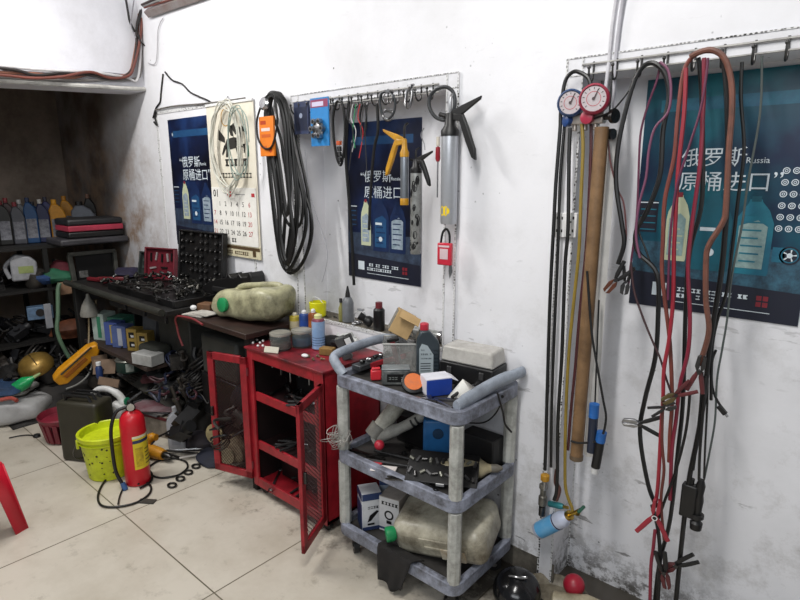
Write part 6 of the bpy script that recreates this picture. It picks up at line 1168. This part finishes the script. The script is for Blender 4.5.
def extinguisher():
    t = thing('fire_extinguisher', 'red fire extinguisher standing in front of the yellow bucket', 'fire extinguisher', (-2.885, -.735, 0), face((-2.875, -.755, 0))); r = .063
    o = MB().lathe([(r*.85, 0), (r*.97, .006), (r, .02), (r, .335), (r*.93, .37), (r*.7, .395), (r*.35, .41), (r*.3, .42)], 32).build('cylinder', M('c01826', .35, 0, .12, 12, '6a0e18'), t)
    m = MB(); a0, a1 = -.15, 1.75; n = 12; q = r+.0012
    def sheet(z0, z1, a0, a1, mi, q): m.raw([(q*math.sin(a0+(a1-a0)*i/n), -q*math.cos(a0+(a1-a0)*i/n), z) for i in range(n+1) for z in (z0, z1)], [(2*i, 2*i+2, 2*i+3, 2*i+1) for i in range(n)], mi)
    sheet(.10, .285, a0, a1, 0, q); sheet(.245, .262, a0, a1, 1, q+.0006); sheet(.272, .285, a0, a1, 3, q+.0006)
    for i in range(5): sheet(.12+.02*i, .126+.02*i, a0+.9, a1-.15, 2, q+.0006)
    sheet(.115, .22, a0+.15, a0+.75, 4, q+.0006); m.build('label', [M('d8c22a', .4, 0, .12), M('20305a', .4), M('5a4a20', .4), M('e0dcc0', .4), M('d4b820', .4, 0, .5, 30, '5a4a1a')], t)
    m = MB(); m.lathe([(.022, .41), (.024, .425), (.016, .44), (.014, .46)], 14); m.build('valve', BLK, t); MB().lathe([(.016, 0), (.018, .004), (.018, .014), (0, .015)], 16, 0, (0, -.02, .435), (0, -1, 0)).build('pressure_dial', M('c0bcb4', .3, .5, .2), t)
    MB().tube([(-.01, .0, .455), (.02, .0, .475), (.06, 0, .50)], [.009, .008, .006], 8).build('lever', BLK, t); MB().tube([(0, 0, .445), (.03, 0, .452), (.055, 0, .455)], .006, 8).build('carry_handle', BLK, t)
    m = MB(); m.tube([(-.02, -.0, .43), (-.07, .0, .41), (-.10, -.01, .33), (-.105, -.02, .22), (-.10, -.03, .10), (-.075, -.05, .03)], .009, 10); m.build('hose', BLK, t); MB().lathe([(.012, -.02), (.014, 0), (.014, .02)], 12, 0, (-.07, -.055, .02), (.3, -.3, -1)).build('nozzle', M('3a5a8a', .4), t)
    return t
extinguisher()
cable('hose', [G(113, 473, .03), G(104, 482, .008), G(98, 495, .008), G(101, 505, .008), G(115, 507, .008), G(135, 503, .008), G(148, 495, .008), G(151, 487, .008), G(145, 482, .008), G(138, 484, .02)], .0055, BLK, 'black cord loop on the tiles in front of the extinguisher'); cable('cord', [G(125, 484, .008), G(120, 495, .008), G(118, 504, .012)], .004, BLK, 'short black cord inside the loop before the extinguisher')
cable('cord', [G(140, 488, .01), G(150, 482, .01), G(152, 474, .01), G(146, 468, .01)], .006, BLK, 'black cord coiled against the extinguisher foot')
p = G(105, 402, .30); t = thing('white_jug', 'white plastic jug with green cap lying on the olive jerry can side', 'jug', p+Vector((0, .03, 0)), rot=(0, R(20), R(35))); MB().tube([(-.11, 0, 0), (-.08, 0, .045), (-.02, 0, .065), (.05, 0, .05), (.09, 0, .0)], [.018, .018, .018, .022, .03], 12).build('handle', M('c4c4c2', .45, 0, .2), t); o = MB().box((.07, 0, -.05), (.09, .09, .14)).build('body', M('c0c0be', .45, 0, .25), t, bev=.02); MB().lathe([(.022, 0), (.022, .03), (0, .03)], 14, 0, (.09, 0, .02), (.6, 0, 1)).build('cap', M('1a6a4a', .4), t)
blob('cloth', 'blue cloth between the olive can and the extinguisher', 'cloth', (-3.62, -.52, .06), (.09, .07, .06), M('1f3f86', .7, 0, .3), 17); p = G(35, 360, .33)
t = thing('metal_bowl', 'dull gold round metal dome on the left heap', 'dome', G(36, 366, .31), rot=(R(20), R(12), 0)); MB().lathe([(.11, -.02), (.115, 0), (.10, .045), (.06, .075), (0, .085)], 26).build('dome', M('a08040', .35, .5, .4, 8, '4a3818'), t); MB().tube([(-.112, 0, .002), (-.07, 0, .068), (0, 0, .086), (.07, 0, .068), (.112, 0, .002)], .004, 6).build('seam', M('4a3a1c', .5), t)
t = thing('green_bottle', 'bright green plastic bottle lying above the grey sack', 'bottle', G(23, 384, .26), rot=(0, R(60), R(60))); MB().lathe([(.03, -.06), (.04, -.05), (.042, .02), (.02, .06), (.012, .08)], 14).build('body', M('1f9a58', .25, 0, .25, 10, '0d3a24'), t); MB().lathe([(.012, .08), (.008, .12), (0, .125)], 10).build('nozzle', M('9ab07a', .4), t)
blob('cloth', 'blue rag above the grey sack at the left edge', 'cloth', G(4, 388, .24), (.12, .10, .04), M('1d3a5c', .8, 0, .4), 18); 
def sack(name, label, loc, d, rz, seed, mat, rot=None):
    m = MB(); nx, ny = 26, 16; rr = random.Random(seed); ph = [rr.uniform(0, 6) for _ in range(4)]; m.sph((0, 0, 0), (1, 1, 1), 0, 28, 16); nv = []
    for x, y, z in m.v:
        f = lambda q: math.copysign(abs(q)**.55, q); k = 1+.03*math.sin(7*x+ph[0])+.03*math.sin(9*y+ph[1]+5*z); nv.append((f(x)*d[0]/2*k, f(y)*d[1]/2*k, f(z)*d[2]/2*k))
    m.v = nv; o = m.build(name, mat, loc=loc, rz=rz, rot=rot, smooth=80); return tag(o, label, 'sack')
sack('sack', 'lower grey white plastic sack at the left edge on the floor', (-4.42, -1.0, .085), (.66, .34, .17), R(45), 1, M('a6a6a6', .55, 0, .3, 6, '6f6c6a')); sack('sack', 'upper flatter grey sack lying on the lower one', (-4.46, -.99, .205), (.56, .30, .07), R(42), 2, M('8f908e', .55, 0, .35, 6, '5a5856'))
o = MB().tube([(-.06, 0, 0), (0, .01, .008), (.05, -.01, 0)], .012, 8).build('red_strap', M('a04a40', .5, 0, .3), loc=G(10, 400, .245), rz=R(40)); tag(o, 'reddish strap piece lying on the upper grey sack', 'strap')
# red stool
t = thing('plastic_stool', 'bright red plastic stool cut off by the left picture edge', 'stool', (-2.96, -1.47, 0), R(20)); SR = M('c81e34', .35, 0, .08); bh, th_, hh = .165, .125, .35
m = MB(); m.box((0, 0, hh-.012), (th_*2, th_*2, .024)); m.build('seat', SR, t, bev=.01)
for k in range(4):
    a = k*PI/2; q = MB(); q.at((0, 0, 0), (0, 0, a)); n = [(-bh, -bh, 0), (-bh+.06, -bh, 0), (-th_+.05, -th_-.004, hh*.62), (th_-.05, -th_-.004, hh*.62), (bh-.06, -bh, 0), (bh, -bh, 0), (th_, -th_, hh-.012), (-th_, -th_, hh-.012)]
    q.raw(n, [(0, 1, 2, 7), (2, 3, 6, 7), (3, 4, 5, 6)]); o = q.build('side_panel', SR, t, solid=.006)
for k in range(5): MB().box((.5*th_*0+th_*.98+.02, -.08+.04*k, hh*.78), (.004, .012, .05)).build('rib', SR, t)
# ================================================================ FLOOR AT RIGHT
t = thing('welding_helmet', 'glossy black helmet on the floor right of the cart', 'helmet', (-.90, -.205, .0), R(30)); MB().sph((0, 0, .07), (.09, .098, .08), 0, 26, 16).build('shell', M('121214', .18, 0, .1), t); MB().tube([(-.03, -.02, .146), (-.01, -.03, .153), (.02, -.03, .151), (.03, -.015, .145)], .004, 6, True).build('top_ring', M('9a9a9a', .2, .8, 0), t); MB().box((.02, -.085, .05), (.07, .03, .03), 0, (R(15), 0, 0)).build('visor_edge', M('2a2a2c', .3), t, bev=.006)
o = MB().sph((0, 0, 0), (.04, .04, .04), 0, 22, 14).build('float_ball', M('a01a30', .4, 0, .12), loc=(-.745, -.05, .085)); tag(o, 'dark red ball on the floor at the recess corner', 'ball')
t = thing('crushed_bottle', 'crushed dirty cream bottle lying at the wall foot under the red ball', 'bottle', (-.70, -.10, .045), rot=(0, R(84), R(20))); o = MB().lathe([(.03, -.1), (.045, -.09), (.042, -.03), (.048, .03), (.035, .08), (.02, .11)], 14).build('body', M('b3a98f', .45, 0, .45, 12, '4f4532'), t, bev=.002); MB().lathe([(.022, .11), (.022, .135), (0, .136)], 12).build('cap', M('8a8272', .5, 0, .4), t)
t = thing('crushed_bottle', 'dirty flattened plastic pan beneath the crushed bottle', 'pan', (-.80, -.10, .0)); MB().lathe([(.10, 0), (.13, .03), (.14, .032), (.11, .006), (0, .005)], 24).build('pan', M('8a8270', .5, 0, .6, 12, '3a3224'), t)
rr = random.Random(19)
for i in range(24):
    x = rr.uniform(-1.0, -.45); y = rr.uniform(-.20, .1 if x > -.84 else -.02); s_ = rr.uniform(.008, .02); o = MB().box((0, 0, s_*.3), (s_*2, s_, s_*.6)).build('debris', M('3a322a', .9, 0, .4), loc=(x, y, 0), rz=rr.uniform(0, 3), bev=.001); tag(o, 'small dark crumb of grime at the wall foot right of the cart', 'debris', 'grime crumbs at the wall foot')
